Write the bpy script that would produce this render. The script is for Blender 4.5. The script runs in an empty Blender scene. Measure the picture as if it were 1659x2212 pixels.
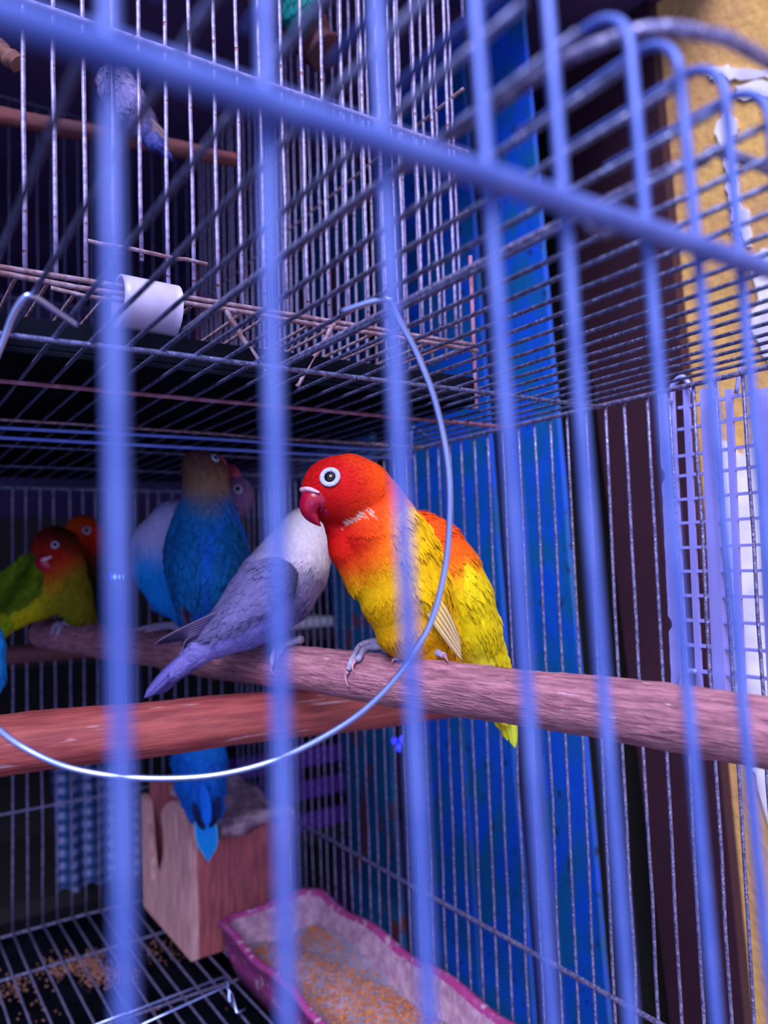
import bpy, math, random
import numpy as np
from mathutils import Vector, Matrix
random.seed(7); RNG = np.random.default_rng(7)
S = bpy.context.scene; COL = S.collection
# ---------------------------------------------------------------- camera
# world axes: X along the cage front, Y along the cage side (into the cage), Z up; camera at the origin
W, H_, F = 1659.0, 2212.0, 1683.0
ax = np.array([2510., -22., -1683.]); ax /= np.linalg.norm(ax)
ay = np.array([-1130., -144., -1683.]); ay -= ax * ax.dot(ay); ay /= np.linalg.norm(ay)
az = np.cross(ax, ay)
R = np.array([ax, ay, az])                 # world = R @ camera
cam_d = bpy.data.cameras.new('camera'); cam = bpy.data.objects.new('camera', cam_d); COL.objects.link(cam)
cam.matrix_world = Matrix([[*R[0], 0], [*R[1], 0], [*R[2], 0], [0, 0, 0, 1]])
cam_d.sensor_fit = 'HORIZONTAL'; cam_d.sensor_width = 36.0; cam_d.lens = 36.0 * F / W
cam_d.clip_start = 0.005; cam_d.clip_end = 50
cam_d.dof.use_dof = True; cam_d.dof.focus_distance = 0.325
cam_d.dof.aperture_fstop = (cam_d.lens * 1e-3) / 0.0033
S.camera = cam
# ---------------------------------------------------------------- light
S.view_settings.view_transform = 'Standard'; S.view_settings.look = 'None'
S.view_settings.gamma = 1; S.view_settings.use_curve_mapping = False
S.view_settings.exposure = 0.7
world = bpy.data.worlds.new('world'); S.world = world; world.use_nodes = True
wn = world.node_tree; bg = wn.nodes['Background']
bg.inputs[0].default_value = (0.52, 0.56, 1.0, 1); bg.inputs[1].default_value = 0.95
sun_d = bpy.data.lights.new('daylight', 'SUN'); sun = bpy.data.objects.new('daylight', sun_d); COL.objects.link(sun)
sun_d.energy = 3.2; sun_d.angle = math.radians(35); sun_d.color = (0.93, 0.88, 1.0)
sun.rotation_euler = Vector((-0.5, -0.52, 0.72)).to_track_quat('Z', 'Y').to_euler()

# ---------------------------------------------------------------- helpers
def ray(u, v):
    u = np.asarray(u, float); v = np.asarray(v, float)
    c = np.stack([(u - W / 2) / F, -(v - H_ / 2) / F, -np.ones_like(u)], -1)
    return c @ R.T
def at(u, v, d): return ray(u, v) * np.asarray(d)[..., None]
def onX(u, v, x): r = ray(u, v); return r * (x / r[0])
def onY(u, v, y): r = ray(u, v); return r * (y / r[1])
def onZ(u, v, z): r = ray(u, v); return r * (z / r[2])

def lin(c): return tuple(((x / 255) / 12.92 if x <= 10 else (((x / 255) + .055) / 1.055) ** 2.4) for x in c)
MATS = {}
def mat(name, c1, c2=None, scale=60, rough=.6, metal=0., bump=.2, lo=.4, hi=.6, stretch=(1, 1, 1), c3=None, s3=200, t3=.7,
        attr=False, bscale=None, bdist=.0006, spec=.5, trans=0, sheen=0, emit=None, detail=4):
    if name in MATS: return MATS[name]
    m = bpy.data.materials.new(name); m.use_nodes = True; nt = m.node_tree; N = nt.nodes; L = nt.links
    p = N['Principled BSDF']; p.inputs['Roughness'].default_value = rough; p.inputs['Metallic'].default_value = metal
    p.inputs['Specular IOR Level'].default_value = spec
    tc = N.new('ShaderNodeTexCoord'); mp = N.new('ShaderNodeMapping'); mp.inputs['Scale'].default_value = stretch
    L.new(tc.outputs['Object'], mp.inputs['Vector'])
    no = N.new('ShaderNodeTexNoise'); no.inputs['Scale'].default_value = scale; no.inputs['Detail'].default_value = detail
    L.new(mp.outputs[0], no.inputs['Vector'])
    mr = N.new('ShaderNodeMapRange'); mr.inputs[1].default_value = lo; mr.inputs[2].default_value = hi
    L.new(no.outputs[0], mr.inputs[0])
    mx = N.new('ShaderNodeMix'); mx.data_type = 'RGBA'
    L.new(mr.outputs[0], mx.inputs[0])
    if attr:
        at_ = N.new('ShaderNodeAttribute'); at_.attribute_name = 'Col'
        h = N.new('ShaderNodeHueSaturation'); h.inputs['Value'].default_value = .86
        L.new(at_.outputs[0], mx.inputs[6]); L.new(at_.outputs[0], h.inputs['Color']); L.new(h.outputs[0], mx.inputs[7])
    else:
        mx.inputs[6].default_value = (*c1, 1); mx.inputs[7].default_value = (*(c2 or c1), 1)
    out = mx.outputs[2]
    if c3:
        n3 = N.new('ShaderNodeTexNoise'); n3.inputs['Scale'].default_value = s3; n3.inputs['Detail'].default_value = 3
        L.new(mp.outputs[0], n3.inputs['Vector'])
        m3 = N.new('ShaderNodeMapRange'); m3.inputs[1].default_value = t3; m3.inputs[2].default_value = t3 + .04
        L.new(n3.outputs[0], m3.inputs[0])
        x3 = N.new('ShaderNodeMix'); x3.data_type = 'RGBA'; L.new(m3.outputs[0], x3.inputs[0]); L.new(out, x3.inputs[6])
        x3.inputs[7].default_value = (*c3, 1); out = x3.outputs[2]
    L.new(out, p.inputs['Base Color'])
    if bump:
        b = N.new('ShaderNodeBump'); b.inputs['Strength'].default_value = bump; b.inputs['Distance'].default_value = bdist
        nb = N.new('ShaderNodeTexNoise'); nb.inputs['Scale'].default_value = bscale or scale * 3; nb.inputs['Detail'].default_value = 4
        L.new(mp.outputs[0], nb.inputs['Vector']); L.new(nb.outputs[0], b.inputs['Height']); L.new(b.outputs[0], p.inputs['Normal'])
    if trans: p.inputs['Transmission Weight'].default_value = trans
    if sheen: p.inputs['Sheen Weight'].default_value = sheen
    if emit: p.inputs['Emission Color'].default_value = (*emit, 1); p.inputs['Emission Strength'].default_value = 2
    MATS[name] = m; return m

def empty(name, loc, label=None, cat=None, group=None):
    o = bpy.data.objects.new(name, None); COL.objects.link(o); o.location = Vector(loc); o.empty_display_size = .01
    return tag(o, label, cat, group)
def tag(o, label=None, cat=None, group=None, kind=None):
    if label: o['label'] = label
    if cat: o['category'] = cat
    if group: o['group'] = group
    if kind: o['kind'] = kind
    return o
def mesh_obj(name, verts, faces, m, parent=None, loc=None, cols=None, smooth=True, bevel=0, world_origin=None):
    """verts in world coordinates; origin goes to the parent's location, or to loc"""
    V = np.asarray(verts, float).reshape(-1, 3)
    if parent is not None:
        o0 = np.zeros(3); q = parent
        while q is not None: o0 = o0 + np.array(q.location); q = q.parent
    else: o0 = np.asarray(loc if loc is not None else [(V[:, 0].min() + V[:, 0].max()) / 2, (V[:, 1].min() + V[:, 1].max()) / 2, V[:, 2].min()])
    me = bpy.data.meshes.new(name)
    if parent is not None:
        c = V.mean(0); rel = c - o0; V2 = V - c
    else: rel = None; V2 = V - o0
    me.from_pydata(V2.tolist(), [], faces if isinstance(faces, list) else faces.tolist())
    if cols is not None:
        a = me.color_attributes.new('Col', 'FLOAT_COLOR', 'POINT')
        C4 = np.ones((len(V), 4), np.float32); C4[:, :3] = cols; a.data.foreach_set('color', C4.ravel())
    if smooth: me.polygons.foreach_set('use_smooth', [True] * len(me.polygons))
    me.materials.append(m); me.update()
    o = bpy.data.objects.new(name, me); COL.objects.link(o)
    if parent is not None: o.parent = parent; o.location = Vector(rel)
    else: o.location = Vector(o0)
    if bevel:
        b = o.modifiers.new('bevel', 'BEVEL'); b.width = bevel; b.segments = 2; b.limit_method = 'ANGLE'
    return o
def smooth_path(P, n):
    P = np.asarray(P, float); k = len(P)
    if k == 2: t = np.linspace(0, 1, n)[:, None]; return P[0] * (1 - t) + P[1] * t
    Q = np.vstack([2 * P[0] - P[1], P, 2 * P[-1] - P[-2]]); out = []
    for i in range(k - 1):
        p0, p1, p2, p3 = Q[i:i + 4]
        for t in np.linspace(0, 1, n, endpoint=False):
            out.append(.5 * (2 * p1 + (p2 - p0) * t + (2 * p0 - 5 * p1 + 4 * p2 - p3) * t * t + (3 * p1 - p0 - 3 * p2 + p3) * t ** 3))
    out.append(P[-1]); return np.array(out)
def tube_geo(P, r, sides=8, base=0):
    P = np.asarray(P, float); n = len(P); r = np.broadcast_to(np.asarray(r, float), (n,))
    T = np.gradient(P, axis=0); T /= np.linalg.norm(T, axis=1)[:, None] + 1e-12
    a = np.array([0, 0, 1.]) if abs(T[0][2]) < .9 else np.array([1., 0, 0])
    nrm = np.cross(T[0], a); nrm /= np.linalg.norm(nrm); V = []
    th = np.linspace(0, 2 * math.pi, sides, endpoint=False)
    for i in range(n):
        nrm = nrm - T[i] * nrm.dot(T[i]); nrm /= np.linalg.norm(nrm) + 1e-12
        b = np.cross(T[i], nrm)
        V.append(P[i] + r[i] * (np.cos(th)[:, None] * nrm + np.sin(th)[:, None] * b))
    V = np.vstack(V); Fc = []
    for i in range(n - 1):
        for j in range(sides):
            k = (j + 1) % sides
            Fc.append([base + i * sides + j, base + i * sides + k, base + (i + 1) * sides + k, base + (i + 1) * sides + j])
    Fc.append([base + j for j in range(sides)][::-1]); Fc.append([base + (n - 1) * sides + j for j in range(sides)])
    return V, Fc
def wire(name, pts, r, m, parent=None, sides=8, n=0, wob=0, loc=None):
    P = smooth_path(pts, n) if n else np.asarray(pts, float)
    if wob:
        P = smooth_path(P, 12) if len(P) == 2 else P
        P = P.copy(); P[1:-1] += RNG.normal(0, wob, P[1:-1].shape)
    V, Fc = tube_geo(P, r, sides); return mesh_obj(name, V, Fc, m, parent, loc)
def box_geo(a, b, base=0):
    (x0, y0, z0), (x1, y1, z1) = a, b
    V = [(x, y, z) for z in (z0, z1) for y in (y0, y1) for x in (x0, x1)]
    Fc = [[0, 2, 3, 1], [4, 5, 7, 6], [0, 1, 5, 4], [2, 6, 7, 3], [0, 4, 6, 2], [1, 3, 7, 5]]
    return V, [[i + base for i in f] for f in Fc]
def box(name, a, b, m, parent=None, bevel=.001, loc=None):
    V, Fc = box_geo(a, b); return mesh_obj(name, V, Fc, m, parent, loc, smooth=False, bevel=bevel)
def prism(name, poly, normal, t, m, parent=None, bevel=0, smooth=False):
    """poly: world points of a planar outline; extruded by t along normal"""
    P = np.asarray(poly); n = len(P); nv = np.asarray(normal) * t
    V = np.vstack([P, P + nv]); Fc = [list(range(n))[::-1], [n + i for i in range(n)]]
    Fc += [[i, (i + 1) % n, n + (i + 1) % n, n + i] for i in range(n)]
    return mesh_obj(name, V, Fc, m, parent, smooth=smooth, bevel=bevel)
def join(parts):
    V = []; Fc = []; b = 0
    for v, f in parts:
        V.append(np.asarray(v)); Fc += [[i + b for i in q] for q in f]; b += len(v)
    return np.vstack(V), Fc

# ---------------------------------------------------------------- materials
M_front = mat('front_bar_metal', (.065, .12, .48), (.1, .165, .56), 80, .45, .2, .1)
M_roof = mat('dark_galvanised_wire', (.13, .16, .36), (.06, .07, .17), 400, .42, .6, .5, .4, .62, c3=(.36, .38, .62), s3=900, t3=.64, bscale=1200, bdist=.0003)
M_side = mat('speckled_galvanised_wire', (.22, .23, .46), (.1, .09, .24), 500, .45, .5, .5, .4, .6, c3=(.5, .48, .72), s3=1100, t3=.6, bscale=1400, bdist=.0003)
M_upw = mat('pale_galvanised_wire', (.3, .29, .56), (.17, .15, .34), 300, .45, .35, .4, .4, .65, c3=(.16, .05, .06), s3=260, t3=.66, bscale=1200, bdist=.0003)
M_rust = mat('rusty_wire', (.3, .24, .36), (.17, .09, .12), 260, .7, .2, .6, .35, .6, bscale=900, bdist=.0004)
M_redr = mat('red_rusted_rail', (.2, .06, .12), (.28, .14, .24), 160, .7, .1, .5, bscale=900)
M_steel = mat('bright_bent_wire', (.32, .42, .88), (.38, .48, .92), 60, .17, .85, .03)
M_black = mat('black_plastic', (.0015, .002, .006), (.004, .005, .012), 30, .9, 0, .25, c3=(.03, .03, .07), s3=300, t3=.72, spec=.03)
M_bark = mat('rough_bark', (.5, .22, .3), (.22, .08, .13), 600, .75, 0, 1.0, .34, .66, (.12, 1, 1), c3=(.62, .46, .6), s3=900, t3=.69, bscale=1000, bdist=.0014, detail=10)
M_rwood = mat('smooth_red_wood', (.4, .09, .085), (.22, .04, .05), 330, .5, 0, .8, .36, .64, (.1, 1, 1), c3=(.55, .36, .45), s3=150, t3=.63, bscale=500, bdist=.0007, detail=8)
M_dwood = mat('dark_perch_wood', (.2, .06, .07), (.1, .035, .05), 70, .7, 0, .4, stretch=(.2, 1, 1))
M_blue = mat('blue_paint', (.0, .07, .62), (.0, .09, .33), 42, .5, 0, .5, .40, .60, (1, 1, .6), c3=(.004, .02, .09), s3=140, t3=.66, bscale=90, bdist=.002, detail=8)
M_teal = mat('weathered_teal_paint', (.0, .1, .3), (.0, .045, .2), 34, .55, 0, .5, .35, .68, (1, 1, .4), c3=(.13, .025, .035), s3=55, t3=.58, bscale=90, bdist=.002, detail=8)
M_maroon = mat('maroon_paint', (.036, .011, .026), (.026, .008, .02), 8, .5, 0, .1)
M_yellow = mat('yellow_plaster', (.66, .4, .12), (.5, .28, .12), 14, .85, 0, .6, .35, .65, c3=(.16, .08, .03), s3=150, t3=.69, bscale=120, bdist=.003, detail=8)
M_white = mat('bare_white_plaster', (.82, .8, .9), (.6, .58, .75), 18, .8, 0, .4, bscale=80, bdist=.002)
M_wall = mat('dark_purple_wall', (.1, .065, .2), (.06, .04, .14), 4, .9, 0, .2, spec=.1)  # the walls' own dark purple colour, mottled
M_lav = mat('lavender_plastic', (.3, .32, .92), (.25, .27, .82), 20, .35, 0, .05)
M_tube = mat('milky_plastic', (.42, .4, .64), (.36, .33, .56), 60, .35, 0, .1, c3=(.3, .2, .25), s3=150, t3=.72)
M_nest = mat('raw_nest_wood', (.68, .4, .44), (.4, .18, .22), 260, .8, 0, .9, .35, .65, (1, 1, .14), bscale=130, bdist=.002, detail=8)
M_nestr = mat('red_nest_wood', (.42, .1, .12), (.22, .06, .09), 240, .75, 0, .9, .35, .65, (1, 1, .14), c3=(.42, .26, .32), s3=160, t3=.66, bscale=330, bdist=.002)
M_nestt = mat('grey_nest_top', (.5, .36, .5), (.26, .16, .25), 130, .85, 0, .9, bscale=330, bdist=.003)
M_trough = mat('pink_trough_plastic', (.33, .03, .2), (.3, .07, .25), 160, .5, 0, .7, .4, .6, c3=(.45, .3, .45), s3=160, t3=.6, bscale=200, bdist=.001)
M_dusty = mat('dusty_trough_inside', (.45, .3, .45), (.32, .18, .32), 120, .8, 0, .8, bscale=200, bdist=.002)
M_husk = mat('grey_husks', (.2, .19, .32), (.3, .24, .36), 60, .9, 0, .9, bscale=260, bdist=.002)
M_seed = mat('millet_seed', (.6, .22, .06), (.4, .13, .06), 300, .6, 0, .1)
M_floor = mat('concrete_floor', (.12, .12, .16), (.08, .08, .11), 5, .9)
M_purple = mat('purple_plastic', (.08, .015, .35), None, 10, .5)
M_skin = mat('foot_skin', (.3, .28, .48), (.42, .38, .6), 700, .65, 0, .9, bscale=1500, bdist=.0006)
M_claw = mat('claw_horn', (.5, .22, .36), (.4, .2, .3), 200, .3, 0, .1)
M_eye = mat('eye_black', (.004, .004, .006), None, 20, .06, 0, 0)
M_iris = mat('eye_iris', (.05, .05, .1), None, 20, .3, 0, 0)
M_ring = mat('eye_ring_skin', (.45, .5, .78), (.36, .4, .68), 900, .6, 0, .6, bscale=1400, bdist=.0004)
M_beak = mat('crimson_beak', (.38, .004, .035), (.3, .003, .04), 250, .28, 0, .5, c3=(.6, .05, .3), s3=420, t3=.7, bscale=500, bdist=.0005)
M_cere = mat('pale_cere', (.75, .5, .65), (.6, .3, .45), 500, .5, 0, .3)
M_pbeak = mat('dull_pink_beak', (.42, .05, .13), (.34, .05, .12), 250, .35, 0, .2)
M_feather = mat('plumage', None, None, 500, .8, 0, .3, .35, .65, attr=True, bscale=1400, bdist=.0003, spec=.2)
M_led = mat('blue_glow', (.02, .05, .9), None, 10, .4, 0, 0, emit=(.02, .03, 1.0))
M_ledw = mat('pale_blue_glow', (.3, .5, .9), None, 10, .4, 0, 0, emit=(.25, .5, 1.0))

# ---------------------------------------------------------------- the setting
def struct(o): o['kind'] = 'structure'; return o
X0, YF, YB, ZR, ZF = .328, .075, .78, .0787, -.317       # side wall, front, back, roof, floor of the cage
XL = -.10
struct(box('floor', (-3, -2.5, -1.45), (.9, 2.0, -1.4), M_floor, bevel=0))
struct(box('shade_ceiling', (-.9, .34, .5), (.9, 2.0, .55), M_wall, bevel=0))  # unseen, added low to block sky light from the cage interior
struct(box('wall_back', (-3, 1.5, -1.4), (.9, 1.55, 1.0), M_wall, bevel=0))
struct(box('wall_far_right', (.78, -.6, -1.4), (.83, 1.5, 1.0), M_wall, bevel=0))  # far right wall, added to shut out bright sky between the planks
struct(box('shade_wall_left', (-.9, .3, -1.4), (-.86, 1.5, 1.0), M_wall, bevel=0))  # unseen wall, added to limit light coming in from the left
XW = .60
def lineX(pts, x, vs, z_ext=1.2):
    """a straight line through two photo points on plane X=x, carried on to z = +-ext; returns bottom, top"""
    a = onX(*pts[0], x); b = onX(*pts[1], x)
    if a[2] > b[2]: a, b = b, a
    def atz(z): t = (z - a[2]) / (b[2] - a[2]); return a + (b - a) * t
    return atz(vs[0]), atz(vs[1])
# yellow plaster wall on the right
yb, yt = lineX([(1395, 0), (1591, 2098)], XW, (-1.4, 1.0))
poly = [yb, np.array([XW, -.6, -1.4]), np.array([XW, -.6, 1.0]), yt]
wr = struct(prism('wall_right', poly, (1, 0, 0), .08, M_yellow))
def blob_patch(name, pts, x, m, parent, t=.002):
    P = smooth_path([onX(u, v, x) for u, v in pts] + [onX(*pts[0], x)], 5)[:-1]
    P[:, 1:] += RNG.normal(0, .0012, P[:, 1:].shape); P[:, 0] = x
    return prism(name, P, (-1, 0, 0), t, m, parent)
for pts in ([(1563, 245), (1578, 252), (1588, 262), (1592, 290), (1578, 300), (1598, 345), (1590, 400), (1575, 380), (1560, 320), (1548, 280)],
            [(1570, 380), (1590, 390), (1600, 440), (1618, 470), (1625, 520), (1612, 530), (1590, 480), (1578, 440)],
            [(1530, 150), (1570, 145), (1620, 155), (1660, 148), (1660, 168), (1600, 172), (1560, 162), (1540, 172)],
            [(1590, 190), (1660, 175), (1700, 200), (1700, 240), (1660, 210), (1600, 215)],
            [(1620, 560), (1660, 540), (1720, 560), (1720, 800), (1660, 780), (1622, 700), (1640, 640)],
            [(1545, 960), (1570, 955), (1600, 980), (1625, 960), (1660, 930), (1800, 930), (1800, 2100), (1640, 1700), (1625, 1640), (1600, 1520), (1590, 1440), (1566, 1400), (1556, 1200), (1550, 1100)],
            ):
    blob_patch('bare_plaster_patch', pts, XW - .0005, M_white, wr)
# maroon frame panel, and a black slab painted as shade in the gap behind
def slab(name, l1, l2, x, t, m, zs=(-1.4, .95), parent=None, bevel=.002, jag=0):
    lb, lt = lineX(l1, x, zs); rb, rt = lineX(l2, x, zs); n = 60
    L = [lb + (lt - lb) * k / n for k in range(n + 1)]; Rr = [rb + (rt - rb) * k / n for k in range(n + 1)]
    P = np.array(L[::-1] + Rr)
    if jag: P[:, 1] += RNG.normal(0, jag, len(P))
    return prism(name, P, (1, 0, 0), t, m, parent, bevel=0)
struct(slab('trim_1', [(1205, 200), (1425, 2024)], [(1400, 0), (1598, 2098)], XW - .012, .03, M_maroon))
struct(slab('gap_shade', [(1085, 0), (1230, 2024)], [(1240, 200), (1440, 2024)], XW + .03, .03, mat('gap_shade_black', (.003, .003, .006), None, 5, .9, 0, 0)))
# folding door of blue planks
door = empty('plank_door', (.46, .5, -1.4), 'tall blue painted plank door standing right of the cage beside the maroon panel', 'door')
XP = .45
slab('plank', [(1093, 900), (1200, 2024)], [(1125, 0), (1308, 2134)], XP, .005, M_blue, parent=door, jag=.0004)
slab('plank', [(1005, 1582), (1050, 2173)], [(1053, 900), (1137, 2024)], XP + .012, .005, M_blue, parent=door, jag=.0004)
slab('plank', [(880, 1553), (908, 2046)], [(997, 1582), (1038, 2173)], XP + .014, .005, M_blue, parent=door, jag=.0004)
pt = slab('plank', [(735, 1550), (768, 2000)], [(838, 1553), (868, 2046)], XP + .02, .006, M_teal, parent=door, jag=.0005)
pt['label'] = 'weathered teal plank with rust coloured bare patches'
slab('plank', [(560, 100), (640, 1000)], [(618, 100), (690, 1000)], XP + .03, .014, M_teal, parent=door, zs=(.08, .95), jag=.0005)
for z in (-.9, .75):
    box('cross_batten', (XP + .052, .2, z), (XP + .07, 1.0, z + .09), M_teal, door)

# ---------------------------------------------------------------- bench under the cage
bench = empty('bench', (.1, .4, -1.4), 'dark wooden bench carrying the bird cage', 'bench')
M_bench = mat('dark_bench_wood', (.02, .014, .02), (.035, .02, .025), 20, .7)
for k in range(4):
    box('board', (-.3, .06 + k * .19, -.372), (.40, .245 + k * .19, -.35), M_bench, bench)
for x in (-.28, .36):
    for y in (.08, .78): box('leg', (x - .02, y - .02, -1.4), (x + .02, y + .02, -.372), M_bench, bench)

# ---------------------------------------------------------------- the lower cage
cage = empty('bird_cage', (.1, .42, -.35), 'large grey wire cage in front, holding the perches, nest box and most birds', 'cage')
def cw(name, pts, r, m, **k): return wire(name, pts, r, m, cage, **k)
# black dropping tray
parts = [box_geo((XL, .08, -.3495), (X0 + .004, YB + .01, -.345))]
for a, b in (((XL, .08, -.345), (XL + .003, YB + .01, -.322)), ((X0 + .001, .08, -.345), (X0 + .004, YB + .01, -.322)),
             ((XL + .003, YB + .007, -.345), (X0 + .001, YB + .01, -.322))): parts.append(box_geo(a, b))
V, Fc = join(parts); o = mesh_obj('dropping_tray', V, Fc, M_black, cage, smooth=False)
# front bars, each bent back over the roof
fb = [((235, 0), (272, 2212)), ((572, 0), (622, 2212)), ((812, 0), (928, 2212)), ((1025, 0), (1193, 2212)),
      ((1182, 0), (1362, 2212)), ((1352, 0), (1548, 2212)), ((1452, 0), (1672, 2212)), ((1548, 0), (1745, 2212)), ((1640, 0), (1830, 2212))]
for (a, b) in fb:
    A = onY(*a, YF); B = onY(*b, YF); A, B = (A, B) if A[2] > B[2] else (B, A)
    z = lambda q: A + (B - A) * ((q - A[2]) / (B[2] - A[2]))
    P = [z(ZF)]
    for q in np.linspace(ZF, ZR + .001, 8)[1:]: P.append(z(q))
    T = P[-1]; r = .008
    for t in np.linspace(0, math.pi / 2, 7)[1:]: P.append(T + np.array([0, r * (1 - math.cos(t)), r * math.sin(t)]))
    P.append(P[-1] + np.array([0, .03, 0]))
    cw('front_bar', P, .0009, M_front, sides=12)
for x in (-.085, -.069, -.053, -.037, -.021, -.006, .005):
    if x > -.01: continue
    cw('front_bar', [(x, YF, ZF), (x, YF, ZR)], .00105, M_front, sides=10)
rA = onY(0, 30, YF - .0025); rB = onY(1659, 582, YF - .0025)
d = (rB - rA); zr = rA[2] - .0008
cw('front_rail', [rA - d * .35, rA, rB, rB + d * .8], .0017, M_front, sides=16)
cw('front_rail', [(XL, YF, ZF), (X0, YF, ZF)], .0018, M_side)
# roof bars run into the cage
for k in range(-12, 23):
    x = .0532 + .01256 * k
    if x > X0 - .004: continue
    cw('roof_bar', [(x + RNG.normal(0, .0003), YF + .002, ZR + .001), (x + RNG.normal(0, .0003), YB, ZR + .001)], .0008, M_roof, wob=.00012)
for y, m, r in ((.276, M_roof, .0011), (.345, M_redr, .0011), (.432, M_rust, .0009), (.52, M_roof, .0009), (.62, M_roof, .0009), (YB, M_roof, .0012), (.152, M_roof, .0008)):
    if y == .152: continue
    cw('roof_rail', [(XL, y, ZR - .0005), (X0, y, ZR - .0005)], r, m, wob=.00015)
cw('roof_frame', [(.0935, .26, ZR + .004), (.094, .15, ZR + .004), (.096, .1, ZR + .004), (.1, .078, ZR + .004), (.112, .0695, ZR + .004), (.14, .068, ZR + .004), (.3, .068, ZR + .004)], .0012, M_side, n=5, sides=10)
cw('roof_frame', [(.143, .3, ZR + .003), (.143, .12, ZR + .003), (.146, .095, ZR + .003), (.16, .088, ZR + .003), (.3, .088, ZR + .003)], .0013, M_side, n=5, sides=10)
# side wall
for k in range(54):
    y = .0765 + .01318 * k + RNG.normal(0, .0006)
    cw('side_bar', [(X0, y, ZF), (X0, y + RNG.normal(0, .0006), ZR)], .00085 if y < .3 else .0007, M_side, wob=.00022)
for z, r in ((ZR, .0013), (-.231, .0014), (ZF, .0014)):
    cw('side_rail', [(X0 - .001, YF, z), (X0 - .001, YB, z)], r, M_side, wob=.0002)
# back wall and floor
for k in range(-12, 23):
    x = .1138 + .01245 * (k - 5)
    if x > X0 - .004: continue
    cw('back_bar', [(x, YB, ZF), (x + RNG.normal(0, .0005), YB, ZR)], .0008, M_side, wob=.0002)
    xx = x + RNG.normal(0, .0005)
    cw('floor_bar', [(xx, YF, ZF), (x, YB, ZF)], .0009, M_side, wob=.0003)
cw('back_rail', [(XL, YB, -.213), (X0, YB, -.213)], .001, M_side, wob=.0003)
cw('back_rail', [(XL, YB, .0), (X0, YB, .0)], .001, M_side, wob=.0003)
for y in (.20, .32, .455, .587, .70, YB):
    cw('floor_rail', [(XL, y, ZF - .0015), (X0, y, ZF - .0015)], .0012, M_side, wob=.0003)
# raised wire clip frame over the floor, ends in a bent hook
q = [onZ(150, 2235, -.305), onZ(485, 2110, -.305), onZ(492, 2125, -.312), onZ(497, 2165, -.3155)]
cw('floor_clip', q, .0009, M_steel)
q = [onZ(230, 2248, -.303), onZ(487, 2130, -.303), onZ(502, 2150, -.308), onZ(512, 2188, -.313), onZ(530, 2180, -.313)]
cw('floor_clip', q, .0009, M_steel)
# hanging double guide wire under the roof
yg = .39
for (v0, v1, ue, ve) in ((925, 958, 845, 965), (946, 980, 884, 983)):
    a = onY(-60, v0 - 4, yg); b = onY(450, (v0 + v1) / 2 + 6, yg); c = onY(ue - 30, ve + 6, yg)
    e = onY(ue, ve - 8, yg + .002); f_ = onY(ue + 8, 925, yg + .002); g = f_ + np.array([.02, .01, .004])
    g[2] = ZR
    cw('guide_wire', [a, b, c, e, f_, g], .0011, M_front, n=8)
cw('hook', [onY(1300 + 34 * math.cos(t), 480 + 26 * math.sin(t), YF + .004) for t in np.linspace(-.3, math.pi + .5, 14)], .0006, M_roof)

# ---------------------------------------------------------------- bent wire swing hung from the roof
sw = [(165, 702, .238), (120, 672, .23), (72, 641, .223), (50, 646, .222), (28, 680, .223), (5, 740, .225), (-60, 900, .228), (-125, 1100, .23), (-145, 1260, .232), (-90, 1470, .232), (0, 1578, .232),
      (100, 1640, .232), (200, 1670, .233), (330, 1682, .234), (470, 1674, .235), (600, 1640, .236), (720, 1580, .237), (800, 1522, .238), (868, 1448, .239),
      (928, 1350, .24), (960, 1235, .24), (971, 1120, .24), (967, 1000, .239), (941, 872, .237), (905, 775, .236), (872, 708, .235), (850, 662, .2345), (838, 648, .2345), (800, 653, .236), (735, 674, .24)]
P = np.array([at(u, v, d_) for u, v, d_ in sw])
wire('wire_swing', smooth_path(P, 6), .00098, M_steel, None, sides=12)
tag(bpy.data.objects['wire_swing'], 'shiny bent wire hoop hooked over the cage roof bars in front of the birds', 'swing')

# ---------------------------------------------------------------- perches
def rod(name, A, B, r, m, label, wob=.04, cat='perch', bend=.0, n=120, sides=36, knots=(), seed=1):
    A = np.asarray(A, float); B = np.asarray(B, float); Ln = np.linalg.norm(B - A)
    rg = np.random.default_rng(seed); ph = rg.uniform(0, 6.28, 12); V = []; Fc = []
    th = np.linspace(0, 2 * math.pi, sides, endpoint=False)
    for i in range(n + 1):
        t = i / n; x = t * Ln
        rr = np.full(sides, r * 1.0)
        for k in range(6):
            rr += r * wob * math.sin(t * (5 + k * 6) + ph[k]) * np.cos((k % 4) * th + ph[k + 6]) * .6
        rr += r * wob * .25 * rg.normal(0, 1, sides)
        for (kt, ka, kh) in knots:
            dd = (t - kt) / .02; da = np.angle(np.exp(1j * (th - ka))) / .5
            rr += r * kh * np.exp(-dd * dd - da * da)
        if i in (0, n): rr *= .86
        off = bend * math.sin(math.pi * t)
        V.append(np.stack([np.full(sides, x), rr * np.cos(th), rr * np.sin(th) + off], -1))
    V = np.vstack(V)
    for i in range(n):
        for j in range(sides):
            k = (j + 1) % sides; Fc.append([i * sides + j, (i + 1) * sides + j, (i + 1) * sides + k, i * sides + k])
    Fc.append(list(range(sides))); Fc.append([n * sides + j for j in range(sides)][::-1])
    o = mesh_obj(name, V, Fc, m, None, loc=(0, 0, 0))
    X = (B - A) / Ln; up = np.array([0, 0, 1.]); Y = np.cross(up, X); Y /= np.linalg.norm(Y); Z = np.cross(X, Y)
    o.matrix_world = Matrix([[X[0], Y[0], Z[0], A[0]], [X[1], Y[1], Z[1], A[1]], [X[2], Y[2], Z[2], A[2]], [0, 0, 0, 1]])
    return tag(o, label, cat)
p1 = at(1600, 1570, .2524); p2 = at(700, 1445, .385); p3 = at(130, 1373, .62)
mid = (p1 + p2 + p3) / 3
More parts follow.
